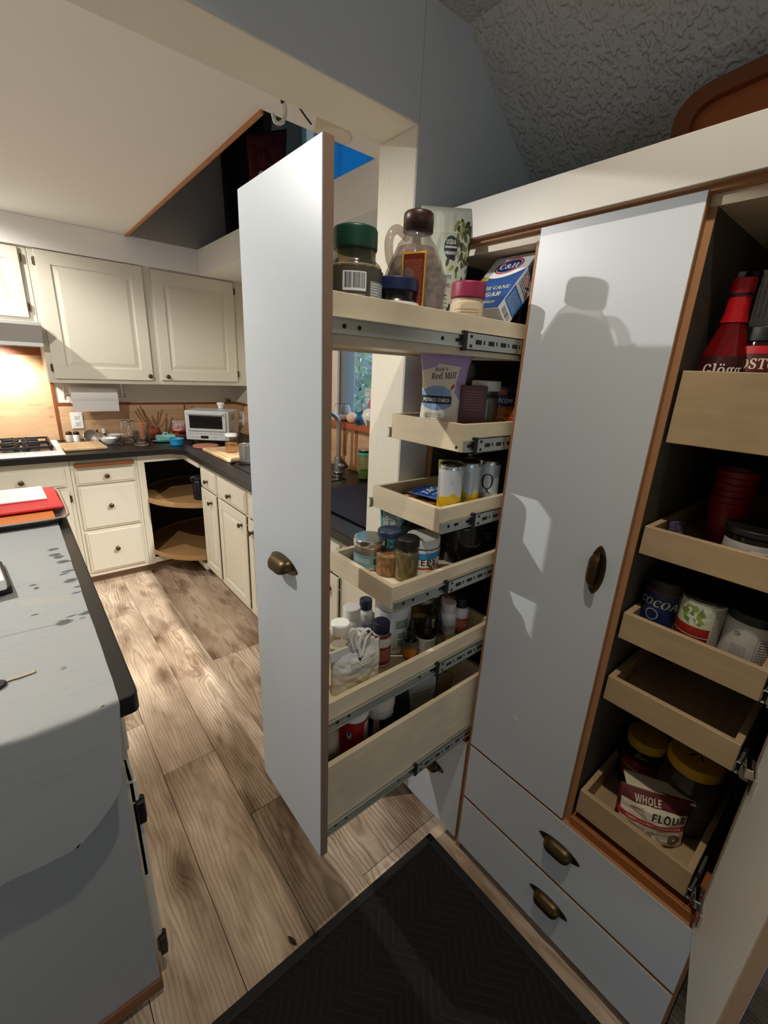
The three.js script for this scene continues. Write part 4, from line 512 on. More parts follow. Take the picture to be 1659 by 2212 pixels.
  part(fl, 'front_paper', P.front, printed(ftx, 0.6)); part(fl, 'back_paper', P.back, paint('#5e1a18', 0.6)); part(fl, 'folded_top', bx(-0.07, 0.075, 0.112, 0.118, -0.05, -0.008, 0.003).rotateZ(-0.06), paint('#cfc3ac', 0.6));
  const big = jar('storage_jar', 'large square clear jar with a yellow lid marked in black', 'jar', [1.105, K[4], -0.122], { r: 0.064, h: 0.17, nh: 0.02, neck: 0.052, shoulder: 0.04, mat: glass('#b7b0ac', 0.1), fill: [0.11, paint('#c6bfb8', 0.9)], lid: [0.056, 0.158, 0.186, paint('#c99812', 0.45), 0.004] });
  part(big, 'mark', merge([bx(-0.016, 0.0, 0.1862, 0.1866, 0.006, 0.01, 0).rotateY(0.5), bx(-0.016, 0.002, 0.1862, 0.1866, -0.006, -0.002, 0).rotateY(-0.5)]), M.black);
  jar('candy_jar', 'jar with a yellow lid and a red wrap behind the flour bag', 'jar', [1.115, K[4], -0.225], { r: 0.046, h: 0.14, nh: 0.02, neck: 0.04, mat: glass('#c9bfb4', 0.1), fill: [0.095, paint('#6a3a22', 0.8)], lid: [0.0455, 0.132, 0.158, paint('#b88f14', 0.45)], print: [0.04, 0.1, print(360, 200, '#7c1a14', (g, w, h) => { say(g, 'Reese’s', 180, 90, 70, '#c9862a', 'serif', 'italic bold'); for (let i = 0; i < 8; i++) { g.fillStyle = '#2a120c'; g.fillRect(40 + i * 40, 150 + (i % 2) * 12, 14, 10); } }), 3.2] });
  jar('canning_jar', 'clear jar with a navy lid in the left corner behind the flour bag', 'jar', [1.13, K[4], -0.255], { r: 0.031, h: 0.09, nh: 0.008, neck: 0.029, mat: glass('#9a9a9a', 0.06), lid: [0.034, 0.086, 0.13, paint('#10182c', 0.4)] });
}
// ---------- kitchen cabinets ----------
function frame3(w, h, t, rail, deep = 0.007) {                     // a door slab with a framed field: [slab and rails, raised field]
  const b = [bx(-w / 2, w / 2, 0, h, -t, -deep, 0.001)], R = rail;
  const bar = (x0, x1, y0, y1) => b.push(bx(x0, x1, y0, y1, -t + 0.002, 0, 0.004));
  bar(-w / 2, w / 2, 0, R); bar(-w / 2, w / 2, h - R, h); bar(-w / 2, -w / 2 + R, R - 0.003, h - R + 0.003); bar(w / 2 - R, w / 2, R - 0.003, h - R + 0.003);
  const fw = w - 2 * R - 0.02, fh = h - 2 * R - 0.02, c = 0.022, s = new THREE.Shape(); s.moveTo(-fw / 2, 0); s.lineTo(fw / 2, 0); s.lineTo(fw / 2, fh); s.lineTo(-fw / 2, fh); s.closePath();
  // field: a flat top with sloping edges
  const q = (x, y, z) => [x, y, z], o = [[-fw / 2, R + 0.01], [fw / 2, R + 0.01], [fw / 2, h - R - 0.01], [-fw / 2, h - R - 0.01]], i = [[-fw / 2 + c, R + 0.01 + c], [fw / 2 - c, R + 0.01 + c], [fw / 2 - c, h - R - 0.01 - c], [-fw / 2 + c, h - R - 0.01 - c]];
  const pos = [], tri = (a, b2, c2) => pos.push(...a, ...b2, ...c2), z0 = -deep + 0.0002, z1 = -0.0012;
  for (let k = 0; k < 4; k++) { const n = (k + 1) % 4, A = q(...o[k], z0), B = q(...o[n], z0), C = q(...i[n], z1), D = q(...i[k], z1); tri(A, B, C); tri(A, C, D); }
  const I = i.map((p) => q(...p, z1)); tri(I[0], I[1], I[2]); tri(I[0], I[2], I[3]);
  const g = new THREE.BufferGeometry(); g.setAttribute('position', new THREE.Float32BufferAttribute(pos, 3)); g.setAttribute('uv', new THREE.Float32BufferAttribute(new Array(pos.length / 3 * 2).fill(0), 2)); g.computeVertexNormals();
  return [merge(b), g];
}
const knobGeo = lathe([[0, 0.027], [0.008, 0.026], [0.0145, 0.021], [0.015, 0.018], [0.009, 0.013], [0.006, 0.008], [0.007, 0.002], [0.012, 0], [0, 0]], 24).rotateX(Math.PI / 2);
const hingeGeo = merge([rcyl(0.004, 0.05, 0.001, 12, -0.025), bx(-0.009, 0.0, -0.02, 0.02, -0.004, 0.001, 0.001)]);
function faceOn(parent, name, x, y, z, w, h, turn, opt = {}) {      // a door or drawer front; x, z is the middle of its foot, looks along +z when turn is 0
  let p = parent, d = V3(0, 0, 0); while (p && p !== scene) { d.add(p.position); p = p.parent; }
  const [a, b] = opt.flat ? [merge([bx(-w / 2, w / 2, 0, h, -0.019, -0.006, 0.002), bx(-w / 2 + 0.01, w / 2 - 0.01, 0.01, h - 0.01, -0.012, 0, 0.005)]), null] : frame3(w, h, 0.02, opt.rail ?? 0.062);
  const m = part(parent, name, a, M.cab); m.position.set(x - d.x, y - d.y, z - d.z); m.rotation.y = turn;
  if (b) part(m, 'raised_field', b, M.cab);
  if (opt.knob) { const k = part(m, 'knob', knobGeo, M.knob); k.position.set(opt.knob[0], opt.knob[1], 0); }
  for (const [hx, hy] of opt.hinges || []) { const k = part(m, 'hinge', hingeGeo, M.knob); k.position.set(hx, hy, -0.002); k.rotation.z = hx < 0 ? 0 : Math.PI; }
  return m;
}
const ZF = -3.302, ZT = -3.365;
{ // upper cabinets
  const u = thing('upper_cabinet', 'cream wall cabinet with two framed doors above the paper towel roll', 'cabinet', [0.86, 1.327, -3.74]);
  abs(u, 'case', bx(0.216, 1.543, 1.327, 2.092, -3.899, -3.59, 0.002), M.cab);
  faceOn(u, 'door', 0.534, 1.354, -3.57, 0.574, 0.731, 0, { rail: 0.075, knob: [0.265, 0.03], hinges: [[-0.291, 0.065], [-0.291, 0.665]] });
  faceOn(u, 'door', 1.157, 1.357, -3.57, 0.568, 0.722, 0, { rail: 0.075, knob: [-0.24, 0.027], hinges: [[0.288, 0.06], [0.288, 0.66]] });
  const l = thing('upper_cabinet', 'short cream wall cabinet over the range hood', 'cabinet', [-0.1, 1.672, -3.74]);
  abs(l, 'case', bx(-0.62, 0.214, 1.672, 2.092, -3.899, -3.59, 0.002), M.cab);
  faceOn(l, 'door', -0.09, 1.703, -3.57, 0.53, 0.378, 0, { rail: 0.07, hinges: [[0.269, 0.06], [0.269, 0.325]] });
  const h = thing('range_hood', 'pale grey slim range hood under the short wall cabinet', 'range hood', [-0.2, 1.545, -3.65]);
  abs(h, 'hood_body', (() => { const s = new THREE.Shape(); s.moveTo(3.395, 1.672); s.lineTo(3.395, 1.655); s.lineTo(3.52, 1.56); s.lineTo(3.52, 1.545); s.lineTo(3.899, 1.545); s.lineTo(3.899, 1.672); s.closePath(); return new THREE.ExtrudeGeometry(s, { depth: 0.83, bevelEnabled: false }).applyMatrix4(new THREE.Matrix4().makeBasis(V3(0, 0, -1), V3(0, 1, 0), V3(1, 0, 0))).translate(-0.616, 0, 0); })(), paint('#b9b7b2', 0.35));
  abs(h, 'front_lip', bx(-0.617, 0.216, 1.54, 1.562, -3.535, -3.508, 0.003), M.white);
  abs(h, 'lamp_lens', bx(-0.1, 0.06, 1.5415, 1.546, -3.69, -3.63, 0.002), std({ color: 0x000000, emissive: WARM, emissiveIntensity: 5 }), 'lit lamp');
  spot(null, { ...LAMPS.hood, at: [-0.02, 1.538, -3.66] });
}
{ // base cabinets along the back
  const a = thing('base_cabinet', 'cream base cabinet with one drawer under the cooktop', 'cabinet', [-0.3, 0, -3.6]);
  abs(a, 'case', bx(-1.2, 0.222, 0.085, 0.874, -3.899, ZF - 0.019, 0.001), M.cab); abs(a, 'toe_board', bx(-1.2, 0.222, 0, 0.086, -3.8, ZT, 0.001), M.mdf);
  faceOn(a, 'drawer', -0.026, 0.71, ZF, 0.436, 0.124, 0, { flat: true, knob: [0, 0.054] });
  faceOn(a, 'door', -0.026, 0.1, ZF, 0.446, 0.588, 0, { hinges: [[0.226, 0.53], [0.226, 0.07]] });
  const b = thing('base_cabinet', 'cream stack of three drawers between cooktop and open corner cabinet', 'cabinet', [0.41, 0, -3.6]);
  abs(b, 'case', bx(0.224, 0.6, 0.064, 0.874, -3.899, ZF - 0.019, 0.001), M.cab); abs(b, 'toe_board', bx(0.224, 0.6, 0, 0.064, -3.8, ZT, 0.001), M.mdf);
  for (const [y, h] of [[0.71, 0.093], [0.406, 0.294], [0.097, 0.293]]) faceOn(b, 'drawer', 0.413, y, ZF, 0.336, h, 0, { flat: true, knob: [0, h / 2 + 0.004] });
  abs(b, 'pull_out_board', muv(bx(0.245, 0.58, 0.827, 0.848, -3.7, ZF + 0.012, 0.003), 'x', 2), std({ map: plyTex, color: hex('#a07452'), roughness: 0.5 }), 'wooden cutting board edge');
  // corner cabinet, both doors folded away: stiles, rails, dark inside, turning shelves
  const c = thing('corner_cabinet', 'open corner base cabinet with two round turning shelves', 'cabinet', [1.05, 0, -3.4]);
  const fz = ZF - 0.0195;
  abs(c, 'face_frame', merge([bx(0.602, 0.645, 0.064, 0.874, fz - 0.02, fz, 0.001), bx(0.645, 0.9, 0.822, 0.874, fz - 0.02, fz, 0.001), bx(0.645, 0.9, 0.07, 0.11, fz - 0.02, fz, 0.001), bx(0.9, 0.92, 0.822, 0.874, fz - 0.02, -2.988, 0.001), bx(0.9, 0.92, 0.07, 0.11, fz - 0.02, -2.988, 0.001)]), M.cab);
  abs(c, 'toe_board', merge([bx(0.602, 0.965, 0, 0.064, -3.8, ZT, 0.001), bx(0.965, 0.985, 0, 0.06, ZT, -2.985, 0.001)]), M.mdf);
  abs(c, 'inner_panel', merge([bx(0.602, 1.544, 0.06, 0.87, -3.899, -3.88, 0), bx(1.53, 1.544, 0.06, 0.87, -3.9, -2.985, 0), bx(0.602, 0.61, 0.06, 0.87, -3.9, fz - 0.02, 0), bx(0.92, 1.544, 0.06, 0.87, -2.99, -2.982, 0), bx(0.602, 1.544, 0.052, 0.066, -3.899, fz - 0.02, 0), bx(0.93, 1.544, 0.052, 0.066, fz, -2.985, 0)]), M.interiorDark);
  for (const y of [0.535, 0.14]) { const s = abs(c, 'turning_shelf', lathe([[0, 0], [0.452, 0], [0.455, 0.002], [0.455, 0.033], [0.451, 0.036], [0.447, 0.033], [0.446, 0.012], [0, 0.012]], 72).translate(1.085, y, -3.42), std({ map: birch, color: hex('#c9a781'), roughness: 0.5 })); }
  abs(c, 'post', rcyl(0.011, 0.76, 0.001, 16).translate(1.085, 0.1, -3.42), M.steel); abs(c, 'post', merge([rcyl(0.012, 0.66, 0.001, 12).translate(0.955, 0.15, -3.09)]), M.steel);
  const j = thing('storage_canister', 'dark navy canister with a wire bail on the upper turning shelf', 'canister', [0.965, 0.548, -3.2]);
  part(j, 'body', lathe([[0, 0], [0.047, 0], [0.05, 0.004], [0.05, 0.13], [0.045, 0.145], [0, 0.145]], 36), paint('#161a24', 0.3)); part(j, 'lid', rcyl(0.05, 0.02, 0.004, 36, 0.146), paint('#161a24', 0.35)); part(j, 'bail', tube([[-0.052, 0.135, 0], [-0.06, 0.16, 0], [-0.03, 0.169, 0.01], [0.03, 0.169, 0.01], [0.056, 0.155, 0]], 0.002, 20, 6), M.steel);
  // base cabinets under the window
  const d = thing('base_cabinet', 'long cream base cabinet under the window counter with framed doors', 'cabinet', [1.2, 0, -2.0]), XR = 0.899, T9 = -Math.PI / 2;
  abs(d, 'case', bx(XR + 0.019, 1.543, 0.085, 0.874, -2.98, -1.045, 0.001), M.cab); abs(d, 'toe_board', bx(0.965, 1.5, 0, 0.086, -2.98, -1.045, 0.001), M.mdf);
  for (const [z0, z1, dk, rk] of [[-2.962, -2.69, 0.046, 0.0], [-2.652, -2.232, 0.155, 0], [-2.195, -1.775, -0.155, 0], [-1.74, -1.32, 0.155, 0]]) {
    const w = z1 - z0, z = (z0 + z1) / 2; faceOn(d, 'drawer', XR, 0.712, z, w, 0.125, T9, { flat: true, knob: [0, 0.05] }); faceOn(d, 'door', XR, 0.115, z, w, 0.582, T9, { rail: 0.055, knob: [dk, 0.515], hinges: dk > 0 ? [[-w / 2 - 0.003, 0.06], [-w / 2 - 0.003, 0.52]] : [[w / 2 + 0.003, 0.06], [w / 2 + 0.003, 0.52]] });
  }
}
{ // worktop, L-shaped, one piece
  const s = new THREE.Shape(); s.moveTo(-1.3, 3.899); s.lineTo(1.544, 3.899); s.lineTo(1.544, 1.045); s.lineTo(0.876, 1.045); s.lineTo(0.876, 3.2); s.lineTo(0.8, 3.276); s.lineTo(-1.3, 3.276); s.closePath();
  s.curves.length; const g = new THREE.ExtrudeGeometry(s, { depth: 0.034, bevelEnabled: true, bevelSize: 0.003, bevelThickness: 0.003, bevelSegments: 2 }).rotateX(-Math.PI / 2).translate(0, 0.878, 0);
  one('worktop', 'black kitchen worktop running along the wall and under the window', 'worktop', g, M.counter);
}
{ // plywood splashback with a wooden rail
  const t = thing('splashback', 'plywood splashback panels with brown wooden edge strips above the worktop', 'splashback', [0.5, 0.915, -3.89]);
  abs(t, 'panel', muv(bx(-0.7, 0.236, 0.916, 1.49, -3.899, -3.893, 0.001), 'x', 1.6), M.ply, 'tall pale panel behind the cooktop'); abs(t, 'panel', muv(bx(0.25, 1.1, 0.916, 1.16, -3.899, -3.893, 0.001), 'x', 1.4, [0.3, 0.7]), M.ply); abs(t, 'panel', muv(bx(1.104, 1.54, 0.916, 1.16, -3.899, -3.893, 0.001), 'x', 1.4, [0.1, 0.2]), M.ply);
  abs(t, 'panel', muv(bx(1.536, 1.544, 0.916, 1.16, -3.893, -2.45, 0.001), 'z', 1.4), M.ply); abs(t, 'panel', muv(bx(1.536, 1.544, 0.916, 1.171, -2.446, -1.05, 0.001), 'z', 1.4, [0.4, 0.1]), M.ply);
  const st = std({ map: plyTex, color: hex('#a4714a'), roughness: 0.5 }), st2 = std({ map: plyTex, color: hex('#cf9a72'), roughness: 0.5 });
  for (const [x0, x1, y0, y1, gr] of [[0.234, 0.252, 0.916, 1.545, 'y'], [0.25, 1.536, 1.16, 1.178, 'x'], [-0.7, 0.236, 1.488, 1.535, 'x'], [1.099, 1.107, 0.916, 1.16, 'y']]) abs(t, 'edge_strip', muv(bx(x0, x1, y0, y1, -3.899, -3.887, 0.001), gr, 2), st, 'brown strip');
  abs(t, 'edge_strip', muv(bx(1.53, 1.544, 1.16, 1.178, -3.887, -2.4, 0.001), 'z', 2), st, 'brown strip'); for (const z of [-2.205, -2.08]) abs(t, 'edge_strip', muv(bx(1.532, 1.5365, 0.916, 1.171, z - 0.013, z + 0.013, 0.001), 'y', 2), st2, 'brown strip');
}
const outletPlate = (t) => {
  part(t, 'plate', bx(-0.036, 0.036, -0.058, 0.058, 0, 0.006, 0.002), M.white);
  for (const y of [-0.022, 0.022]) { const s = part(t, 'socket', bx(-0.016, 0.016, y - 0.014, y + 0.014, 0.005, 0.0075, 0.002), M.offWhite); part(s, 'slots', merge([bx(-0.008, -0.006, y - 0.003, y + 0.006, 0.007, 0.0078, 0), bx(0.005, 0.007, y - 0.003, y + 0.006, 0.007, 0.0078, 0), bx(-0.002, 0.002, y - 0.01, y - 0.006, 0.007, 0.0078, 0)]), M.slot); }
};
outletPlate(thing('wall_outlet', 'white double outlet on the plywood left of the paper towel sheet', 'outlet', [0.355, 1.052, -3.893]));
{ const t = thing('wall_outlet', 'white outlet with a plug on the side wall right of the toaster oven', 'outlet', [1.536, 1.05, -3.755], -Math.PI / 2); outletPlate(t); part(t, 'plug', merge([bx(-0.012, 0.012, -0.034, -0.012, 0.007, 0.03, 0.004), tube([[0, -0.025, 0.03], [-0.01, -0.06, 0.045], [-0.02, -0.11, 0.03]], 0.003, 14, 6)]), M.offWhite); }
{ // cooktop
  const t = thing('cooktop', 'white gas cooktop with black cast grates set in the worktop', 'cooktop', [-0.15, 0.915, -3.56]);
  abs(t, 'enamel_top', merge([bx(-0.58, 0.208, 0.9155, 0.926, -3.855, -3.29, 0.004), bx(-0.59, 0.214, 0.9155, 0.92, -3.86, -3.284, 0.002)]), M.white);
  abs(t, 'well', bx(-0.55, 0.18, 0.926, 0.929, -3.83, -3.39, 0.001), paint('#d9d8d4', 0.3)); abs(t, 'dark_well', bx(-0.14, 0.17, 0.9285, 0.9305, -3.825, -3.4, 0.001), M.blackGloss); abs(t, 'dark_well', bx(-0.54, -0.2, 0.9285, 0.9305, -3.825, -3.4, 0.001), M.blackGloss);
  for (const [cx, cz] of [[0.01, -3.61], [-0.37, -3.61]]) {
    const g = [], w = 0.155, d = 0.21, y = 0.955; for (const [a, b, c2, d2] of [[-w, w, -d, -d + 0.012], [-w, w, d - 0.012, d], [-w, -w + 0.012, -d, d], [w - 0.012, w, -d, d], [-w, w, -0.006, 0.006]]) g.push(bx(cx + a, cx + b, y - 0.009, y + 0.004, cz + c2, cz + d2, 0.003));
    for (const z of [-0.105, 0.105]) for (let k = 0; k < 8; k++) { const a = k * TAU / 8 + 0.39; g.push(bx(0.022, 0.1, -0.006, 0.006, -0.005, 0.005, 0.002).rotateY(a).translate(cx, y + 0.001, cz + z)); }
    for (const [a, b] of [[-w + 0.01, -d + 0.01], [w - 0.01, -d + 0.01], [-w + 0.01, d - 0.01], [w - 0.01, d - 0.01]]) g.push(bx(cx + a - 0.006, cx + a + 0.006, 0.93, y, cz + b - 0.006, cz + b + 0.006, 0.001));
    abs(t, 'grate', merge(g), M.iron);
    for (const z of [-0.105, 0.105]) abs(t, 'burner', merge([rcyl(0.045, 0.01, 0.003, 28).translate(cx, 0.93, cz + z), rcyl(0.034, 0.008, 0.003, 28).translate(cx, 0.94, cz + z)]), M.steel);
  }
  for (const x of [-0.09, 0.06]) abs(t, 'spoon_rest', bx(x, x + 0.11, 0.926, 0.932, -3.372, -3.312, 0.004), M.ceramic);
}
// paper towel
{
  const t = thing('paper_towel_roll', 'white paper towel roll on a chrome holder under the wall cabinet', 'paper towel', [0.47, 1.235, -3.79]);
  part(t, 'roll', lathe([[0.02, -0.14], [0.058, -0.14], [0.06, -0.138], [0.06, 0.138], [0.058, 0.14], [0.02, 0.14]], 44).rotateZ(Math.PI / 2), paint('#f3f1ee', 0.95));
  part(t, 'loose_sheet', new ParametricGeometry((u, v, p) => { const s = v * 0.14; p.set((u - 0.5) * 0.278, -0.02 - s * 0.55 - 0.01, 0.0595 - v * 0.02 + Math.sin(u * 7) * 0.002 * v); }, 12, 8), paint('#f5f3f0', 0.95, { side: THREE.DoubleSide }));
  part(t, 'holder', merge([rcyl(0.008, 0.37, 0.001, 14, -0.17).rotateZ(-Math.PI / 2), bx(-0.172, -0.166, -0.02, 0.092, -0.012, 0.012, 0.001), rcyl(0.03, 0.012, 0.004, 28).rotateZ(Math.PI / 2).translate(-0.165, 0.0, 0.0), bx(0.172, 0.178, -0.02, 0.092, -0.012, 0.012, 0.001), bx(-0.175, 0.178, 0.087, 0.0915, -0.015, 0.015, 0.001)]), M.chrome);
}
const solid = phys({ color: hex('#ffffff'), roughness: 0.02, transmission: 1, thickness: 0.004, ior: 1.45 });
// things on the back worktop
const C = 0.9155;
one('cutting_board', 'pale wooden cutting board beside the cooktop', 'cutting board', muv(bx(-0.118, 0.118, 0, 0.02, -0.13, 0.13, 0.008), 'x', 3), M.cut, [0.332, C, -3.52], 0.05);
const shaker = (label, x, z, m, capM) => { const t = thing('shaker', label, 'shaker', [x, C, z]); part(t, 'body', lathe([[0, 0], [0.02, 0], [0.022, 0.003], [0.022, 0.04], [0.018, 0.05], [0.017, 0.054]], 24), m); part(t, 'cap', lathe([[0, 0.074], [0.012, 0.072], [0.019, 0.064], [0.019, 0.052], [0, 0.052]], 24), capM); };
shaker('glass shaker with a dark lid nearest the cooktop', 0.285, -3.795, paint('#c9c4b6', 0.3), M.darkBronze); shaker('white-filled shaker with a dark lid beside the wire strainer', 0.327, -3.785, paint('#f0e9e4', 0.3), M.darkBronze);
{ const t = thing('strainer', 'round wire strainer leaning on the worktop behind the cutting board', 'strainer', [0.41, C, -3.72], 0.25);
  const R = (g) => g.rotateX(1.05).translate(0, 0.042, 0);
  part(t, 'rim', R(new THREE.TorusGeometry(0.05, 0.0035, 8, 40).rotateX(Math.PI / 2)), M.chrome); part(t, 'mesh_bowl', R(lathe([[0.048, 0], [0.042, -0.02], [0.028, -0.036], [0, -0.042]], 32)), std({ color: hex('#a49c90'), roughness: 0.5, metalness: 0.6, side: THREE.DoubleSide })); part(t, 'handle', tube([[0.04, 0.035, 0.02], [0.09, 0.012, 0.12], [0.1, 0.004, 0.24]], 0.004, 20, 8), M.chrome); }
jar('dropper_bottle', 'small dark bottle leaning at the wall left of the white-capped bottle', 'bottle', [0.462, C, -3.85], { r: 0.013, h: 0.055, nh: 0.014, neck: 0.006, mat: clearDark, lid: [0.007, 0.05, 0.07, M.black] });
jar('dropper_bottle', 'small dark bottle with a white cap at the plywood wall', 'bottle', [0.505, C, -3.845], { r: 0.017, h: 0.048, nh: 0.008, neck: 0.009, mat: clearDark, lid: [0.011, 0.042, 0.078, M.white], print: [0.006, 0.03, print(64, 32, '#d9d6cf', () => {}), 2] });
const bowlGeo = (r, h) => lathe([[0, 0], [r * 0.45, 0], [r * 0.5, 0.004], [r * 0.8, h * 0.5], [r, h], [r * 0.97, h + 0.001], [r * 0.75, h * 0.5], [r * 0.4, 0.008], [0, 0.007]], 40);
one('bowl', 'small white bowl nearest the worktop edge', 'bowl', bowlGeo(0.052, 0.043), M.ceramic, [0.493, C, -3.6]); one('bowl', 'white bowl behind the nearer white bowl', 'bowl', bowlGeo(0.05, 0.04), M.ceramic, [0.56, C, -3.78]);
{ const t = thing('glass_jar', 'tall empty glass jar with a metal band beside the measuring jug', 'jar', [0.617, C, -3.6]); part(t, 'body', lathe([[0, 0.001], [0.036, 0.001], [0.04, 0.006], [0.04, 0.135], [0.034, 0.148], [0.033, 0.16], [0.03, 0.16], [0.031, 0.147], [0.037, 0.133], [0.037, 0.01], [0.033, 0.006], [0, 0.006]], 40), solid); part(t, 'band', lathe([[0.0335, 0.146], [0.0355, 0.147], [0.0355, 0.159], [0.0335, 0.16]], 36), M.steel); }
{ const t = thing('measuring_jug', 'clear glass measuring jug standing in front of the utensil crock', 'jug', [0.672, C, -3.47]); part(t, 'body', lathe([[0, 0.001], [0.042, 0.001], [0.047, 0.006], [0.05, 0.168], [0.052, 0.172], [0.0485, 0.172], [0.0465, 0.166], [0.0435, 0.012], [0, 0.009]], 44), solid); part(t, 'handle', tube([[-0.046, 0.15, 0.01], [-0.075, 0.14, 0.02], [-0.075, 0.06, 0.02], [-0.046, 0.04, 0.01]], 0.006, 24, 8), solid); }
{ const t = thing('utensil_crock', 'copper-coloured crock full of wooden utensils against the plywood', 'crock', [0.825, C, -3.74]);
  const cop = std({ color: hex('#a3573c'), roughness: 0.35, metalness: 0.55 }); part(t, 'body', lathe([[0, 0], [0.03, 0], [0.036, 0.004], [0.046, 0.035], [0.043, 0.06], [0.036, 0.078], [0.04, 0.086], [0.036, 0.085], [0.032, 0.078], [0, 0.07]], 40), cop);
  for (const [x, y, z] of [[-0.1, 0.23, 0.0], [-0.085, 0.25, 0.03], [-0.12, 0.21, 0.02], [0.07, 0.22, 0], [0.1, 0.19, 0.02], [0.05, 0.2, -0.03], [-0.06, 0.22, -0.02]]) part(t, 'utensil', tube([[x * 0.15, 0.06, z * 0.2], [x * 0.6, y * 0.6, z * 0.6], [x, y, z]], 0.0052, 8, 7), paint('#8a5a38', 0.6)); }
{ const t = thing('terracotta_pot', 'terracotta cylinder seen through the measuring jug', 'pot', [0.722, C, -3.6]); part(t, 'body', rcyl(0.03, 0.14, 0.004, 36), paint('#b5683f', 0.6)); }
{ const t = thing('butter_dish', 'turquoise butter dish with a lid beside the blue bowl', 'butter dish', [0.862, C, -3.575], 0.06); const tq = paint('#8fd3cc', 0.25); part(t, 'plate', lathe([[0, 0], [0.07, 0], [0.094, 0.008], [0.095, 0.011], [0.07, 0.006], [0, 0.005]], 40).scale(1, 1, 0.6), tq); part(t, 'lid', bx(-0.066, 0.066, 0.009, 0.05, -0.032, 0.032, 0.01), tq); part(t, 'handle', new THREE.TorusGeometry(0.017, 0.005, 8, 24, Math.PI).translate(0, 0.049, 0), tq); part(t, 'butter_knife', bx(0.03, 0.1, 0.052, 0.056, -0.02, -0.008, 0.002), paint('#b07c4c', 0.5)); }
one('bowl', 'bright blue straight-sided bowl at the worktop corner', 'bowl', lathe([[0, 0], [0.042, 0], [0.044, 0.003], [0.047, 0.04], [0.051, 0.041], [0.051, 0.046], [0.046, 0.046], [0.041, 0.005], [0, 0.005]], 40), paint('#259bd0', 0.35), [0.889, C, -3.4]);
{ const t = thing('wrapped_loaf', 'plastic-wrapped package on a red dish left of the toaster oven', 'package', [1.01, C, -3.74]); part(t, 'dish', lathe([[0, 0.03], [0.05, 0.03], [0.068, 0.05], [0.07, 0.062], [0.064, 0.06], [0, 0.05]], 32), paint('#a8231f', 0.35)); part(t, 'stand', rcyl(0.055, 0.032, 0.003, 32), paint('#6e3a2c', 0.5)); const P = pouch(0.11, 0.085, 0.08, { crinkle: 0.025, seed: 40 }); for (const k of ['front', 'back']) part(t, 'wrap', P[k].translate(0, 0.05, 0), phys({ color: hex('#d6b9ac'), roughness: 0.2, transmission: 0.4, thickness: 0, side: THREE.DoubleSide })); }
{ // toaster oven
  const t = thing('toaster_oven', 'silver toaster oven with a dark glass door in the worktop corner', 'toaster oven', [1.166, C, -3.422], -0.672), S = paint('#b9bab6', 0.35), w = 0.158, d = 0.122;
  part(t, 'case', bx(-w, w, 0.03, 0.243, -d, d - 0.006, 0.006), S); part(t, 'front_frame', bx(-w, w, 0.03, 0.243, d - 0.008, d, 0.003), paint('#c9cbc8', 0.35));
  part(t, 'door', bx(-0.142, 0.14, 0.098, 0.238, d, d + 0.012, 0.004), paint('#c2c4c1', 0.3)); part(t, 'door_glass', bx(-0.122, 0.116, 0.118, 0.21, d + 0.0115, d + 0.0135, 0.001), paint('#0b0a0a', 0.12)); part(t, 'handle', bx(-0.13, 0.126, 0.217, 0.229, d + 0.012, d + 0.028, 0.004), S);
  part(t, 'control_panel', bx(-0.156, 0.156, 0.033, 0.094, d, d + 0.006, 0.002), paint('#c5c8c7', 0.4)); part(t, 'display', bx(-0.05, 0.006, 0.044, 0.064, d + 0.0055, d + 0.0068, 0.001), M.blackGloss);
  for (let k = 0; k < 7; k++) part(t, 'button', bx(-0.13 + k * 0.036, -0.106 + k * 0.036, 0.076, 0.084, d + 0.0055, d + 0.007, 0.001), paint('#a9acab', 0.5)); for (const x of [-0.115, -0.085, 0.045]) part(t, 'button', bx(x, x + 0.02, 0.049, 0.057, d + 0.0055, d + 0.007, 0.001), paint('#a9acab', 0.5));
  for (const [x, z] of [[-0.13, 0.1], [0.13, 0.1], [-0.13, -0.1], [0.13, -0.1]]) part(t, 'foot', rcyl(0.013, 0.031, 0.002, 16).translate(x, 0, z), M.black); part(t, 'base_plate', bx(-0.15, 0.15, 0.022, 0.03, -0.115, 0.115, 0.002), M.black);
  part(t, 'sticker', bx(w - 0.0002, w + 0.0006, 0.07, 0.135, -0.09, 0.0, 0), paint('#cfc9c6', 0.5)); for (let i = 0; i < 6; i++) part(t, 'vent', merge([0, 1, 2, 3].map((k) => bx(w - 0.0002, w + 0.0007, 0.175 + i * 0.008, 0.179 + i * 0.008, -0.02 + k * 0.022, -0.006 + k * 0.022, 0))), M.slot);
}
{ const t = thing('cup', 'small white plastic pot upside down on the toaster oven', 'pot', [1.262, C + 0.2435, -3.5]); part(t, 'body', lathe([[0, 0], [0.017, 0], [0.019, 0.003], [0.023, 0.03], [0.0275, 0.032], [0.0275, 0.044], [0.024, 0.045], [0, 0.044]], 28), M.white); }
one('trivet', 'round reddish wooden trivet lying in front of the toaster oven', 'trivet', rcyl(0.088, 0.014, 0.004, 48), paint('#b5765a', 0.55), [1.04, C, -3.235]);
{ const t = thing('cutting_board', 'square wooden cutting board under the amber jar', 'cutting board', [1.12, C, -2.87], 0.0); part(t, 'board', muv(bx(-0.15, 0.15, 0, 0.02, -0.23, 0.23, 0.006), 'z', 2.5), M.cut); part(t, 'groove', merge([bx(-0.128, 0.128, 0.0195, 0.0203, -0.208, -0.202, 0), bx(-0.128, -0.122, 0.0195, 0.0203, -0.208, 0.208, 0), bx(0.122, 0.128, 0.0195, 0.0203, -0.208, 0.208, 0)]), paint('#a97f4e', 0.6)); }
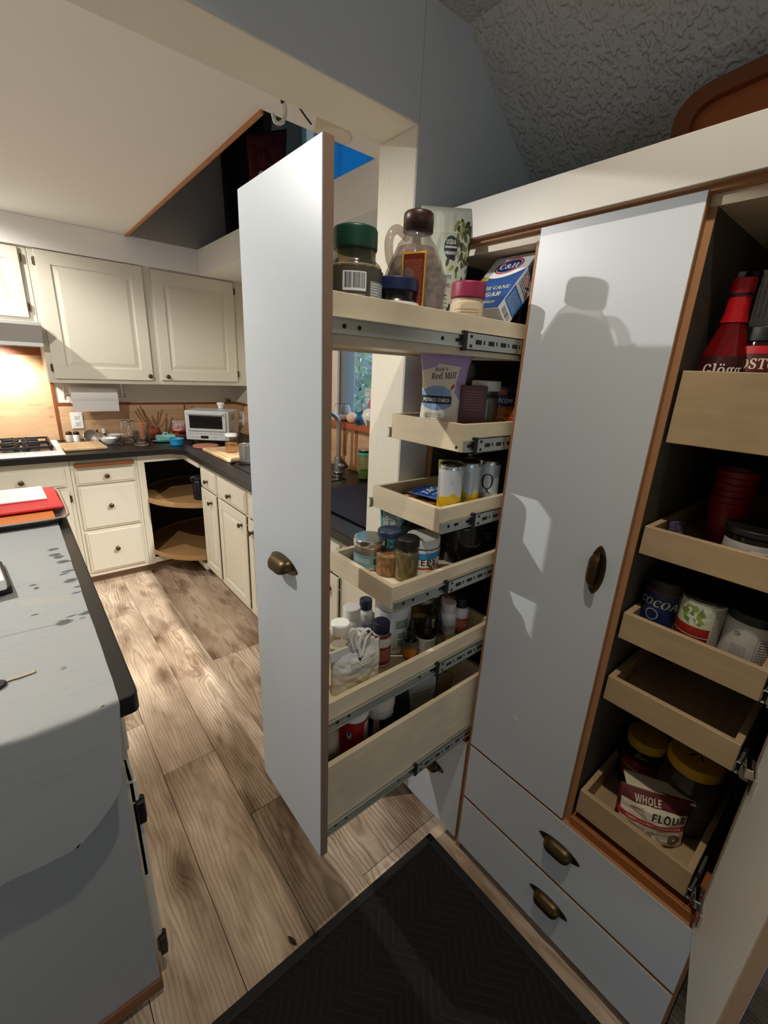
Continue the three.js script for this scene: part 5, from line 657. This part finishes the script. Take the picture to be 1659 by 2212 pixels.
{ const t = jar('preserve_jar', 'glass jar of amber liquid with a white lid on the square cutting board', 'jar', [1.085, C + 0.0205, -2.86], { r: 0.04, h: 0.108, nh: 0.016, neck: 0.034, mat: clear, fill: [0.062, phys({ color: hex('#f6c48a'), roughness: 0.06, transmission: 0.85, thickness: 0.05, ior: 1.33 })], lid: [0.0385, 0.106, 0.124, M.white] }); }
{ const t = thing('steel_cup', 'brushed steel cup with a black base ring near the worktop edge', 'cup', [1.062, C, -2.565]); part(t, 'body', lathe([[0, 0.014], [0.039, 0.014], [0.041, 0.018], [0.044, 0.118], [0.0455, 0.12], [0.044, 0.121], [0.0425, 0.118], [0.039, 0.02], [0, 0.02]], 44), M.steel); part(t, 'base_ring', rcyl(0.046, 0.013, 0.002, 40), M.black, 'black base'); }
{ const t = thing('wall_camera', 'tiny dark gadget with two lenses on the wooden rail in the corner', 'gadget', [1.46, 1.1785, -3.868]); part(t, 'body', bx(-0.022, 0.022, 0, 0.03, -0.012, 0.012, 0.006), paint('#8d8880', 0.4)); for (const x of [-0.012, 0.01]) part(t, 'lens', rcyl(0.009, 0.006, 0.002, 18).rotateX(Math.PI / 2).translate(x, 0.012, 0.011), M.blackGloss); }
// window side
{ const t = thing('faucet', 'brushed steel gooseneck kitchen faucet with a side lever', 'faucet', [1.425, C, -2.1]); part(t, 'body', lathe([[0, 0], [0.03, 0], [0.03, 0.006], [0.025, 0.012], [0.025, 0.09], [0.021, 0.096], [0, 0.096]], 32), M.steel); part(t, 'spout', tube([[0, 0.09, 0], [0, 0.25, 0], [-0.01, 0.31, 0], [-0.06, 0.35, -0.01], [-0.12, 0.345, -0.02], [-0.155, 0.3, -0.025], [-0.158, 0.24, -0.026]], 0.014, 48, 14), M.steel); part(t, 'lever', tube([[0, 0.045, 0.02], [0, 0.05, 0.05], [0.0, 0.065, 0.05]], 0.018, 10, 12), M.steel); part(t, 'lever_arm', tube([[0, 0.08, 0.032], [0, 0.06, 0.075], [0, 0.05, 0.09]], 0.008, 10, 8), M.darkBronze); }
one('sink_rim', 'dark sink edge in the worktop in front of the faucet', 'sink', merge([bx(0.97, 1.37, 0.9155, 0.919, -2.6, -2.56, 0.001), bx(0.97, 1.37, 0.9155, 0.919, -1.98, -1.94, 0.001), bx(0.97, 1.0, 0.9155, 0.919, -2.6, -1.94, 0.001), bx(1.34, 1.37, 0.9155, 0.919, -2.6, -1.94, 0.001)]), M.blackGloss);
{ const g = new ParametricGeometry((u, v, p) => { const x = (u - 0.5) * 0.46, z = (v - 0.5) * 0.62; const k = Math.pow(Math.abs(u * 2 - 1), 8) + Math.pow(Math.abs(v * 2 - 1), 8); p.set(x * (1 - 0.01 * k), 0.013 - 0.009 * Math.min(1, k) + 0.003 * Math.sin(u * 6 + v * 3), z); }, 30, 30);
  one('drying_mat', 'navy drying mat lying on the worktop near the faucet', 'mat', g, paint('#131222', 0.85, { side: THREE.DoubleSide }), [1.205, C + 0.0005, -1.5], 0); }
{ const P = new ParametricGeometry((u, v, p) => { const a = u * TAU, r = 0.055 * (1 + 0.35 * fbm(Math.cos(a) * 2 + 3, Math.sin(a) * 2 + v * 3, 500, 3) - 0.1 * v); const y = 0.09 * Math.sin(v * Math.PI / 2) + 0.02 * fbm(u * 6, v * 4, 501, 2); p.set(Math.cos(a) * r * Math.cos(v * 1.5) * 0.8, y, Math.sin(a) * r * Math.cos(v * 1.5) * 1.2); }, 36, 16); one('dish_cloth', 'crumpled white dish cloth beside the navy mat', 'cloth', P, paint('#d9cfd4', 0.9, { side: THREE.DoubleSide }), [1.13, C + 0.001, -1.86]); }
{ const t = thing('green_jar', 'green tinted glass jar with a metal lid on the worktop near the window', 'jar', [1.475, C, -1.9]); part(t, 'body', lathe([[0, 0.002], [0.042, 0.002], [0.047, 0.008], [0.049, 0.12], [0.044, 0.148], [0.044, 0.155]], 40), clearGreen); part(t, 'contents', rcyl(0.041, 0.045, 0.01, 28, 0.004), grainy('#6a7d2c', 61)); part(t, 'lid', lathe([[0, 0.17], [0.045, 0.17], [0.047, 0.168], [0.047, 0.153], [0, 0.153]], 36), M.chrome); part(t, 'seal', lathe([[0.048, 0.138], [0.0505, 0.141], [0.0505, 0.15], [0.048, 0.152]], 36), paint('#3fae86', 0.35)); }
const SY = 1.2005;
{ const t = thing('glass_bowl', 'round clear glass bowl at the left end of the window sill', 'bowl', [1.512, SY, -2.2]); part(t, 'body', lathe([[0, 0.002], [0.02, 0.001], [0.045, 0.02], [0.056, 0.05], [0.052, 0.08], [0.04, 0.098], [0.038, 0.1], [0.0365, 0.099], [0.05, 0.079], [0.0535, 0.05], [0.043, 0.022], [0.02, 0.0035], [0, 0.004]], 40), solid); part(t, 'shells', rcyl(0.034, 0.03, 0.012, 24, 0.008), paint('#e9c3b4', 0.6)); }
one('candle_ball', 'pale peach ball candle beside the glass bowl on the sill', 'candle', new THREE.SphereGeometry(0.031, 32, 20).translate(0, 0.031, 0), paint('#f4cdb2', 0.5), [1.513, SY, -2.1]);
{ const t = thing('small_vase', 'small blue glass vase on the window sill', 'vase', [1.495, SY, -2.005]); part(t, 'body', lathe([[0, 0.002], [0.02, 0.002], [0.027, 0.02], [0.022, 0.042], [0.012, 0.052], [0.013, 0.066], [0.018, 0.074]], 32), glass('#8fd0e4', 0.05)); }
{ const t = thing('vase', 'white round vase on the window sill against the foliage', 'vase', [1.52, SY, -1.935]); part(t, 'body', lathe([[0, 0], [0.02, 0], [0.024, 0.004], [0.044, 0.045], [0.046, 0.062], [0.036, 0.088], [0.02, 0.096], [0, 0.097]], 36), M.ceramic); }
{ const t = thing('small_pot', 'tiny brown pot on the sill beside the white vase', 'pot', [1.49, SY, -1.9]); part(t, 'body', lathe([[0, 0], [0.014, 0], [0.019, 0.035], [0.02, 0.038], [0.015, 0.038], [0, 0.03]], 24), paint('#9c7c58', 0.6)); }
{ const t = thing('hummingbird_feeder', 'small red feeder hanging from a wire bracket outside the window', 'feeder', [1.86, 1.25, -2.38]); part(t, 'tube', lathe([[0, 0], [0.02, 0.002], [0.024, 0.02], [0.02, 0.09], [0.01, 0.1], [0, 0.1]], 20).rotateZ(-0.4), paint('#c2566a', 0.4)); part(t, 'wire', merge([tube([[0.035, 0.09, 0], [0.036, 0.4, 0], [0.036, 0.75, 0]], 0.0015, 8, 5), tube([[0.04, 0.75, 0], [-0.08, 0.752, 0], [-0.196, 0.75, 0]], 0.004, 8, 6)]), M.darkBronze); }
{ // lamp under the window soffit
  const t = thing('spot_lamp', 'small lit spot lamp fixed under the window soffit', 'lamp', [1.25, 2.085, -1.84]);
  part(t, 'shade', lathe([[0.01, -0.005], [0.024, -0.018], [0.03, -0.034], [0.027, -0.033], [0.0, -0.008]], 28), M.darkBronze); part(t, 'mount', rcyl(0.012, 0.012, 0.002, 18, -0.013), M.darkBronze); part(t, 'bulb', new THREE.SphereGeometry(0.017, 20, 12).translate(0, -0.032, 0), std({ color: 0x000000, emissive: WARM, emissiveIntensity: 9 }), 'lit bulb');
  spot(null, LAMPS.sink);
}
// ---------- hanging things at the light well ----------
{ const t = thing('hanging_hook', 'chrome hook on a dark strap hanging at the light well edge', 'hook', [0.69, W.ceil - 0.001, -1.33]); part(t, 'strap', tube([[-0.008, 0, 0], [0.014, -0.07, 0.0]], 0.006, 6, 8), M.darkBronze); part(t, 'wire', tube([[0.003, 0, 0.004], [0.06, -0.07, 0.01], [0.09, -0.1, 0.02]], 0.0025, 14, 6), M.darkBronze); part(t, 'hook_bend', tube([[0.012, -0.055, 0], [0.02, -0.085, 0.0], [0.012, -0.112, -0.004], [-0.006, -0.118, -0.006], [-0.016, -0.102, -0.004]], 0.0055, 24, 8), M.chrome); }
{ const t = thing('pendant_lamp', 'clear glass shade hanging from the ceiling behind the pull-out front', 'lamp shade', [0.868, W.ceil - 0.001, -1.335]); part(t, 'shade', lathe([[0.012, -0.006], [0.034, -0.016], [0.05, -0.05], [0.056, -0.092], [0.058, -0.094], [0.055, -0.096]], 40), glass('#f3ece2', 0.03)); part(t, 'mount', rcyl(0.014, 0.008, 0.002, 18, -0.008), M.steel); }
{ // cloths in the well
  const fold = (w, h, amp, n, s) => new ParametricGeometry((u, v, p) => p.set((u - 0.5) * w, v * h, amp * Math.sin(u * n + Math.sin(v * 2 + s)) + 0.01 * (fbm(u * 6, v * 6, s) - 0.5)), 40, 14);
  one('blue_tarp', 'bright blue tarp hung across the bright side of the light well', 'tarp', fold(1.16, 1.08, 0.02, 26, 3).rotateY(-Math.PI / 2), phys({ color: hex('#1f8fd6'), roughness: 0.7, transmission: 0.3, thickness: 0, side: THREE.DoubleSide }), [WELL.wall - 0.06, W.ceil + 0.002, -2.2]);
  one('teal_cloth', 'grey-teal cloth hanging beside the blue tarp in the light well', 'cloth', fold(0.42, 1.05, 0.012, 14, 8).rotateY(-Math.PI / 2), paint('#a5c6cc', 0.9, { side: THREE.DoubleSide }), [WELL.wall - 0.1, W.ceil + 0.002, -3.02]);
  one('black_coat', 'long black coat hanging in the dark corner of the light well', 'coat', fold(0.3, 0.95, 0.03, 12, 12).rotateY(-0.7), paint('#07070a', 0.95, { side: THREE.DoubleSide }), [1.5, W.ceil + 0.002, -3.42]);
  const r = thing('red_pouch', 'dark red cloth pouch with a white button in the light well', 'pouch', [1.36, W.ceil + 0.002, -2.78], -1.0), P = pouch(0.26, 0.5, 0.1, { crinkle: 0.04, seed: 50, neck: 0.3 });
  part(r, 'front_cloth', P.front, paint('#5f1f27', 0.9)); part(r, 'back_cloth', P.back, paint('#5f1f27', 0.9)); part(r, 'button', rcyl(0.024, 0.012, 0.004, 24).rotateX(Math.PI / 2).translate(0.0, 0.27, 0.05), M.white, 'white button');
}
// ---------- island ----------
{
  const t = thing('kitchen_island', 'kitchen island with a black worktop and pale end panel', 'island', [-0.4, 0, -1.6]);
  abs(t, 'top', (() => { const s = new THREE.Shape(), x0 = -1.0, x1 = 0.093, z0 = 0.785, z1 = 2.45, r = 0.014; s.moveTo(x0, z0); s.lineTo(x1 - r, z0); s.quadraticCurveTo(x1, z0, x1, z0 + r); s.lineTo(x1, z1); s.lineTo(x0, z1); s.closePath(); return new THREE.ExtrudeGeometry(s, { depth: 0.034, bevelEnabled: true, bevelSize: 0.003, bevelThickness: 0.003, bevelSegments: 2 }).rotateX(-Math.PI / 2).translate(0, 0.878, 0); })(), M.counter);
  abs(t, 'end_panel', bx(-0.95, 0.056, 0.062, 0.874, -0.842, -0.822, 0.002), paint('#a8a9a8', 0.55)); abs(t, 'case', bx(-0.95, 0.052, 0.075, 0.874, -2.4, -0.843, 0.002), M.cab);
  abs(t, 'base_board', muv(bx(-0.95, 0.06, 0.026, 0.064, -0.848, -0.815, 0.003), 'x', 2), M.dark); abs(t, 'plinth', bx(-0.9, 0.035, 0.006, 0.06, -2.35, -0.87, 0.002), M.black);
  abs(t, 'foot', merge([rcyl(0.018, 0.022, 0.003, 20).translate(0.02, 0.0005, -0.845), rcyl(0.008, 0.014, 0.001, 12).translate(0.02, 0.02, -0.845)]), M.white);
  for (const [z0, z1] of [[-1.3, -0.856], [-1.78, -1.32], [-2.26, -1.8]]) {
    const z = (z0 + z1) / 2, w = z1 - z0; abs(t, 'rail', bx(0.05, 0.062, 0.66, 0.7, z0, z1, 0.001), M.cab);
    faceOn(t, 'drawer', 0.076, 0.712, z, w, 0.15, Math.PI / 2, { flat: true, knob: [0, 0.07] });
    const d = faceOn(t, 'door', 0.078, 0.09, z, w, 0.56, Math.PI / 2, { rail: 0.06, knob: [0.15, 0.5] });
    for (const y of [0.475, 0.03]) { const k = part(d, 'hinge', merge([bx(-0.012, 0.006, -0.03, 0.03, -0.01, 0.006, 0.003), rcyl(0.006, 0.066, 0.002, 12, -0.033).translate(0.004, 0, 0.003)]), M.black); k.position.set(-w / 2, y, 0); }
  }
  // the grey-white paper that covers the top and hangs over the near end
  const stain = print(1024, 1024, '#a9aaa9', (g, w, h) => {
    for (let i = 0; i < 1400; i++) { g.strokeStyle = `rgba(${rnd() > 0.5 ? '90,90,92' : '200,200,198'},0.05)`; g.lineWidth = 1 + rnd() * 3; const x = rnd() * w, y = rnd() * h; g.beginPath(); g.moveTo(x, y); g.lineTo(x + 30 + rnd() * 60, y - 10 + rnd() * 20); g.stroke(); }
    // wet marks: places in metres on the top, turned into print coordinates
    const spotAt = (X, Z, a, b, al = 0.75) => { const x = ((X + 0.99) / 1.055) * w, y = h * (1 - (Z + 2.4) / 1.88), A = a / 1.055 * w, B = b / 1.88 * h; for (let k = 0; k < 3; k++) { g.fillStyle = `rgba(70,72,74,${al * (k ? 0.4 : 0.7)})`; g.beginPath(); for (let i = 0; i <= 26; i++) { const t = i / 26 * TAU, r = 0.55 + 0.75 * fbm(Math.cos(t) * 2 + X * 50 + k, Math.sin(t) * 2 + Z * 50, 620, 3); g.lineTo(x + Math.cos(t) * A * r * (1 - k * 0.2), y + Math.sin(t) * B * r * (1 - k * 0.2)); } g.fill(); } };
    for (const [X, Z, a, b] of [[0.03, -1.625, 0.017, 0.012], [0.03, -1.575, 0.02, 0.012], [0.038, -1.55, 0.016, 0.014], [0.045, -1.505, 0.017, 0.013], [0.052, -1.43, 0.018, 0.008], [0.04, -1.415, 0.013, 0.005], [0.05, -1.36, 0.018, 0.015], [0.062, -1.31, 0.012, 0.007], [0.054, -1.275, 0.014, 0.005], [-0.03, -1.385, 0.009, 0.006], [-0.025, -1.36, 0.006, 0.009], [0.016, -1.135, 0.017, 0.014], [0.032, -1.155, 0.012, 0.004], [0.062, -1.15, 0.018, 0.01], [-0.035, -1.21, 0.009, 0.004], [0.062, -1.5, 0.016, 0.006], [0.05, -1.13, 0.007, 0.003]]) spotAt(X, Z, a, b);
    spotAt(-0.003, -0.949, 0.006, 0.007, 0.3);
    g.strokeStyle = 'rgba(110,110,112,0.35)'; g.lineWidth = 3; g.beginPath(); g.moveTo(820, 330); g.quadraticCurveTo(900, 345, 990, 330); g.stroke(); g.strokeStyle = 'rgba(190,180,150,0.3)'; g.lineWidth = 20; g.beginPath(); g.moveTo(900, 420); g.lineTo(1000, 400); g.stroke();
  });
  const topL = 1.62, dropL = 0.26, L = topL + dropL, R = 0.004;
  const g = new ParametricGeometry((u, v, p) => {
    const hem = 0.016 * (fbm(u * 9, 0.5, 610, 3) - 0.5) * 2 + 0.035 * u - 0.02; let x = -0.99 + u * 1.055 + 0.004 * (fbm(v * 14, u, 611, 3) - 0.5) * u; const s = v * (L + hem * (v > 0.5 ? 1 : 0));
    let y, z; const zE = -0.779, y0 = 0.9168; if (s < topL - R) { z = -2.4 + s; y = y0 + 0.0006 * fbm(u * 8, v * 10, 612, 2); } else { const q = Math.min(1, (s - topL + R) / (R * 1.6)), a = q * Math.PI / 2; if (q < 1) { z = zE - R + R * Math.sin(a); y = y0 - R + R * Math.cos(a); } else { const dn = s - topL + R - R * 1.6; z = zE + 0.003 * fbm(u * 5, dn * 9, 613, 2) + 0.002; y = y0 - R - dn; const c = Math.max(0, dn - (dropL - 0.1)) / 0.1; x -= u > 0.55 ? Math.max(0, u - 0.93) / 0.07 * 0.06 * c * c : 0; x -= u * 0.1 * Math.max(0, dn) ; } }
    p.set(x, y, z);
  }, 60, 150);
  one('cover_paper', 'grey-white paper covering the island top and hanging over its near end', 'paper', g, printed(stain, 0.9, { bumpMap: bumpWall, bumpScale: 0.0006 }), [0, 0, 0]);
  const P0 = 0.9184;
  const pan = thing('sheet_pan', 'silver sheet pan under the coloured cutting boards on the island', 'pan', [-0.17, P0, -2.1]);
  part(pan, 'pan', lathe([[0, 0], [0.9, 0], [0.96, 0.02], [1.0, 0.022], [1.0, 0.026], [0.96, 0.026], [0.9, 0.006], [0, 0.005]], 64).applyMatrix4(new THREE.Matrix4()), M.steel);
  { const p = pan.children[0].geometry.attributes.position; for (let i = 0; i < p.count; i++) { const x = p.getX(i), z = p.getZ(i), r = Math.hypot(x, z); if (r < 1e-5) continue; const a = Math.atan2(z, x), f = 1 / Math.pow(Math.pow(Math.abs(Math.cos(a)), 14) + Math.pow(Math.abs(Math.sin(a)), 14), 1 / 14); p.setXYZ(i, x * f * 0.275, p.getY(i), z * f * 0.235); } pan.children[0].geometry.computeVertexNormals(); }
  const board = (label, c, x0, x1, z0, z1, y, h, turn) => one('cutting_board', label, 'cutting board', new RoundedBoxGeometry(x1 - x0, h, z1 - z0, 2, 0.004).translate(0, h / 2, 0), paint(c, 0.5), [(x0 + x1) / 2, y, (z0 + z1) / 2], turn);
  board('orange plastic cutting board lying in the sheet pan', '#d97d3d', -0.38, 0.058, -2.27, -1.9, P0 + 0.008, 0.012, 0.02);
  board('red plastic cutting board between the orange and white boards', '#d62c33', -0.36, 0.09, -2.31, -1.985, P0 + 0.0265, 0.009, 0.03);
  board('white plastic cutting board on top of the red board', '#f1eff0', -0.36, 0.05, -2.31, -2.1, P0 + 0.036, 0.009, 0.03);
  { const k = thing('key', 'metal key with a black head lying on the island paper', 'key', [-0.075, P0 - 0.0005, -0.952], 0.1); part(k, 'head', rcyl(0.014, 0.006, 0.002, 28).scale(1.2, 1, 1).translate(-0.03, 0, 0.006), M.black, 'black head'); part(k, 'blade', merge([bx(-0.016, 0.03, 0.001, 0.0032, -0.003, 0.003, 0.0008), bx(0.0, 0.028, 0.001, 0.003, 0.002, 0.0045, 0.0006)]), std({ color: hex('#c9c2a8'), roughness: 0.3, metalness: 0.9 })); }
  { const k = thing('white_box', 'white box corner on a dark stand at the left edge of the island', 'box', [-0.18, P0, -1.44], 0.1); part(k, 'body', bx(-0.09, 0.09, 0.02, 0.05, -0.12, 0.12, 0.006), M.white); part(k, 'stand', bx(-0.08, 0.1, 0, 0.02, -0.1, 0.1, 0.004), M.black); }
}
// ---------- floor mat ----------
{
  const dents = tex(512, 512, (u, v) => { const x = u * 0.36, z = v * 0.36, tri = Math.abs(((z / 0.18) % 1 + 1) % 1 * 2 - 1) * 0.075; const k = ((x + tri) / 0.0257 % 1 + 1) % 1, d = Math.min(k, 1 - k) * 0.0257; return [Math.min(255, 60 + 195 * Math.min(1, Math.pow(d / 0.009, 0.6)))]; }, false);
  const seams = tex(512, 512, (u, v) => { const x = u * 0.36, z = v * 0.36, tri = Math.abs(((z / 0.18) % 1 + 1) % 1 * 2 - 1) * 0.075; const k = ((x + tri) / 0.0257 % 1 + 1) % 1, d = Math.min(k, 1 - k) * 0.0257; const n = fbm(u * 8, v * 8, 701, 3, 8, 8) * 8; const b = 2 + n * 0.7; return d < 0.0007 ? [50, 46, 42] : [b + 2, b + 1, b]; });
  const t = thing('floor_mat', 'black quilted floor mat with a stitched chevron pattern', 'mat', [0.38, 0, -0.15]);
  const X0m = -0.25, X1m = 0.866, Z0m = -0.69, Z1m = 0.55;
  abs(t, 'quilt', muv(bx(X0m + 0.01, X1m - 0.01, 0.0008, 0.008, Z0m + 0.01, Z1m - 0.01, 0.001), 'z', 1 / 0.36), std({ map: seams, bumpMap: dents, bumpScale: 0.0022, roughness: 0.9 }));
  const bnd = (a, b, c, d) => bx(a, b, 0.0006, 0.011, c, d, 0.004);
  abs(t, 'binding', merge([bnd(X0m, X1m, Z0m, Z0m + 0.028), bnd(X1m - 0.028, X1m, Z0m, Z1m), bnd(X0m, X0m + 0.028, Z0m, Z1m), bnd(X0m, X1m, Z1m - 0.028, Z1m)]), paint('#080807', 0.7));
  abs(t, 'stitching', merge([bx(X0m + 0.02, X1m - 0.02, 0.0105, 0.0114, Z0m + 0.0235, Z0m + 0.0245, 0), bx(X1m - 0.0245, X1m - 0.0235, 0.0105, 0.0114, Z0m + 0.02, Z1m - 0.02, 0)]), paint('#2b2825', 0.8));
  const lf = new THREE.Shape(); lf.moveTo(0, 0); lf.quadraticCurveTo(0.012, 0.012, 0, 0.034); lf.quadraticCurveTo(-0.01, 0.012, 0, 0);
  const g = new THREE.ExtrudeGeometry(lf, { depth: 0.0008, bevelEnabled: false }); g.rotateX(-1.0);
  one('dried_leaf', 'tiny dried brown leaf at the edge of the black mat', 'leaf', g, paint('#3a1a12', 0.7), [0.362, 0.0008, -0.7], 0.5);
}
renderer.render(scene, camera);
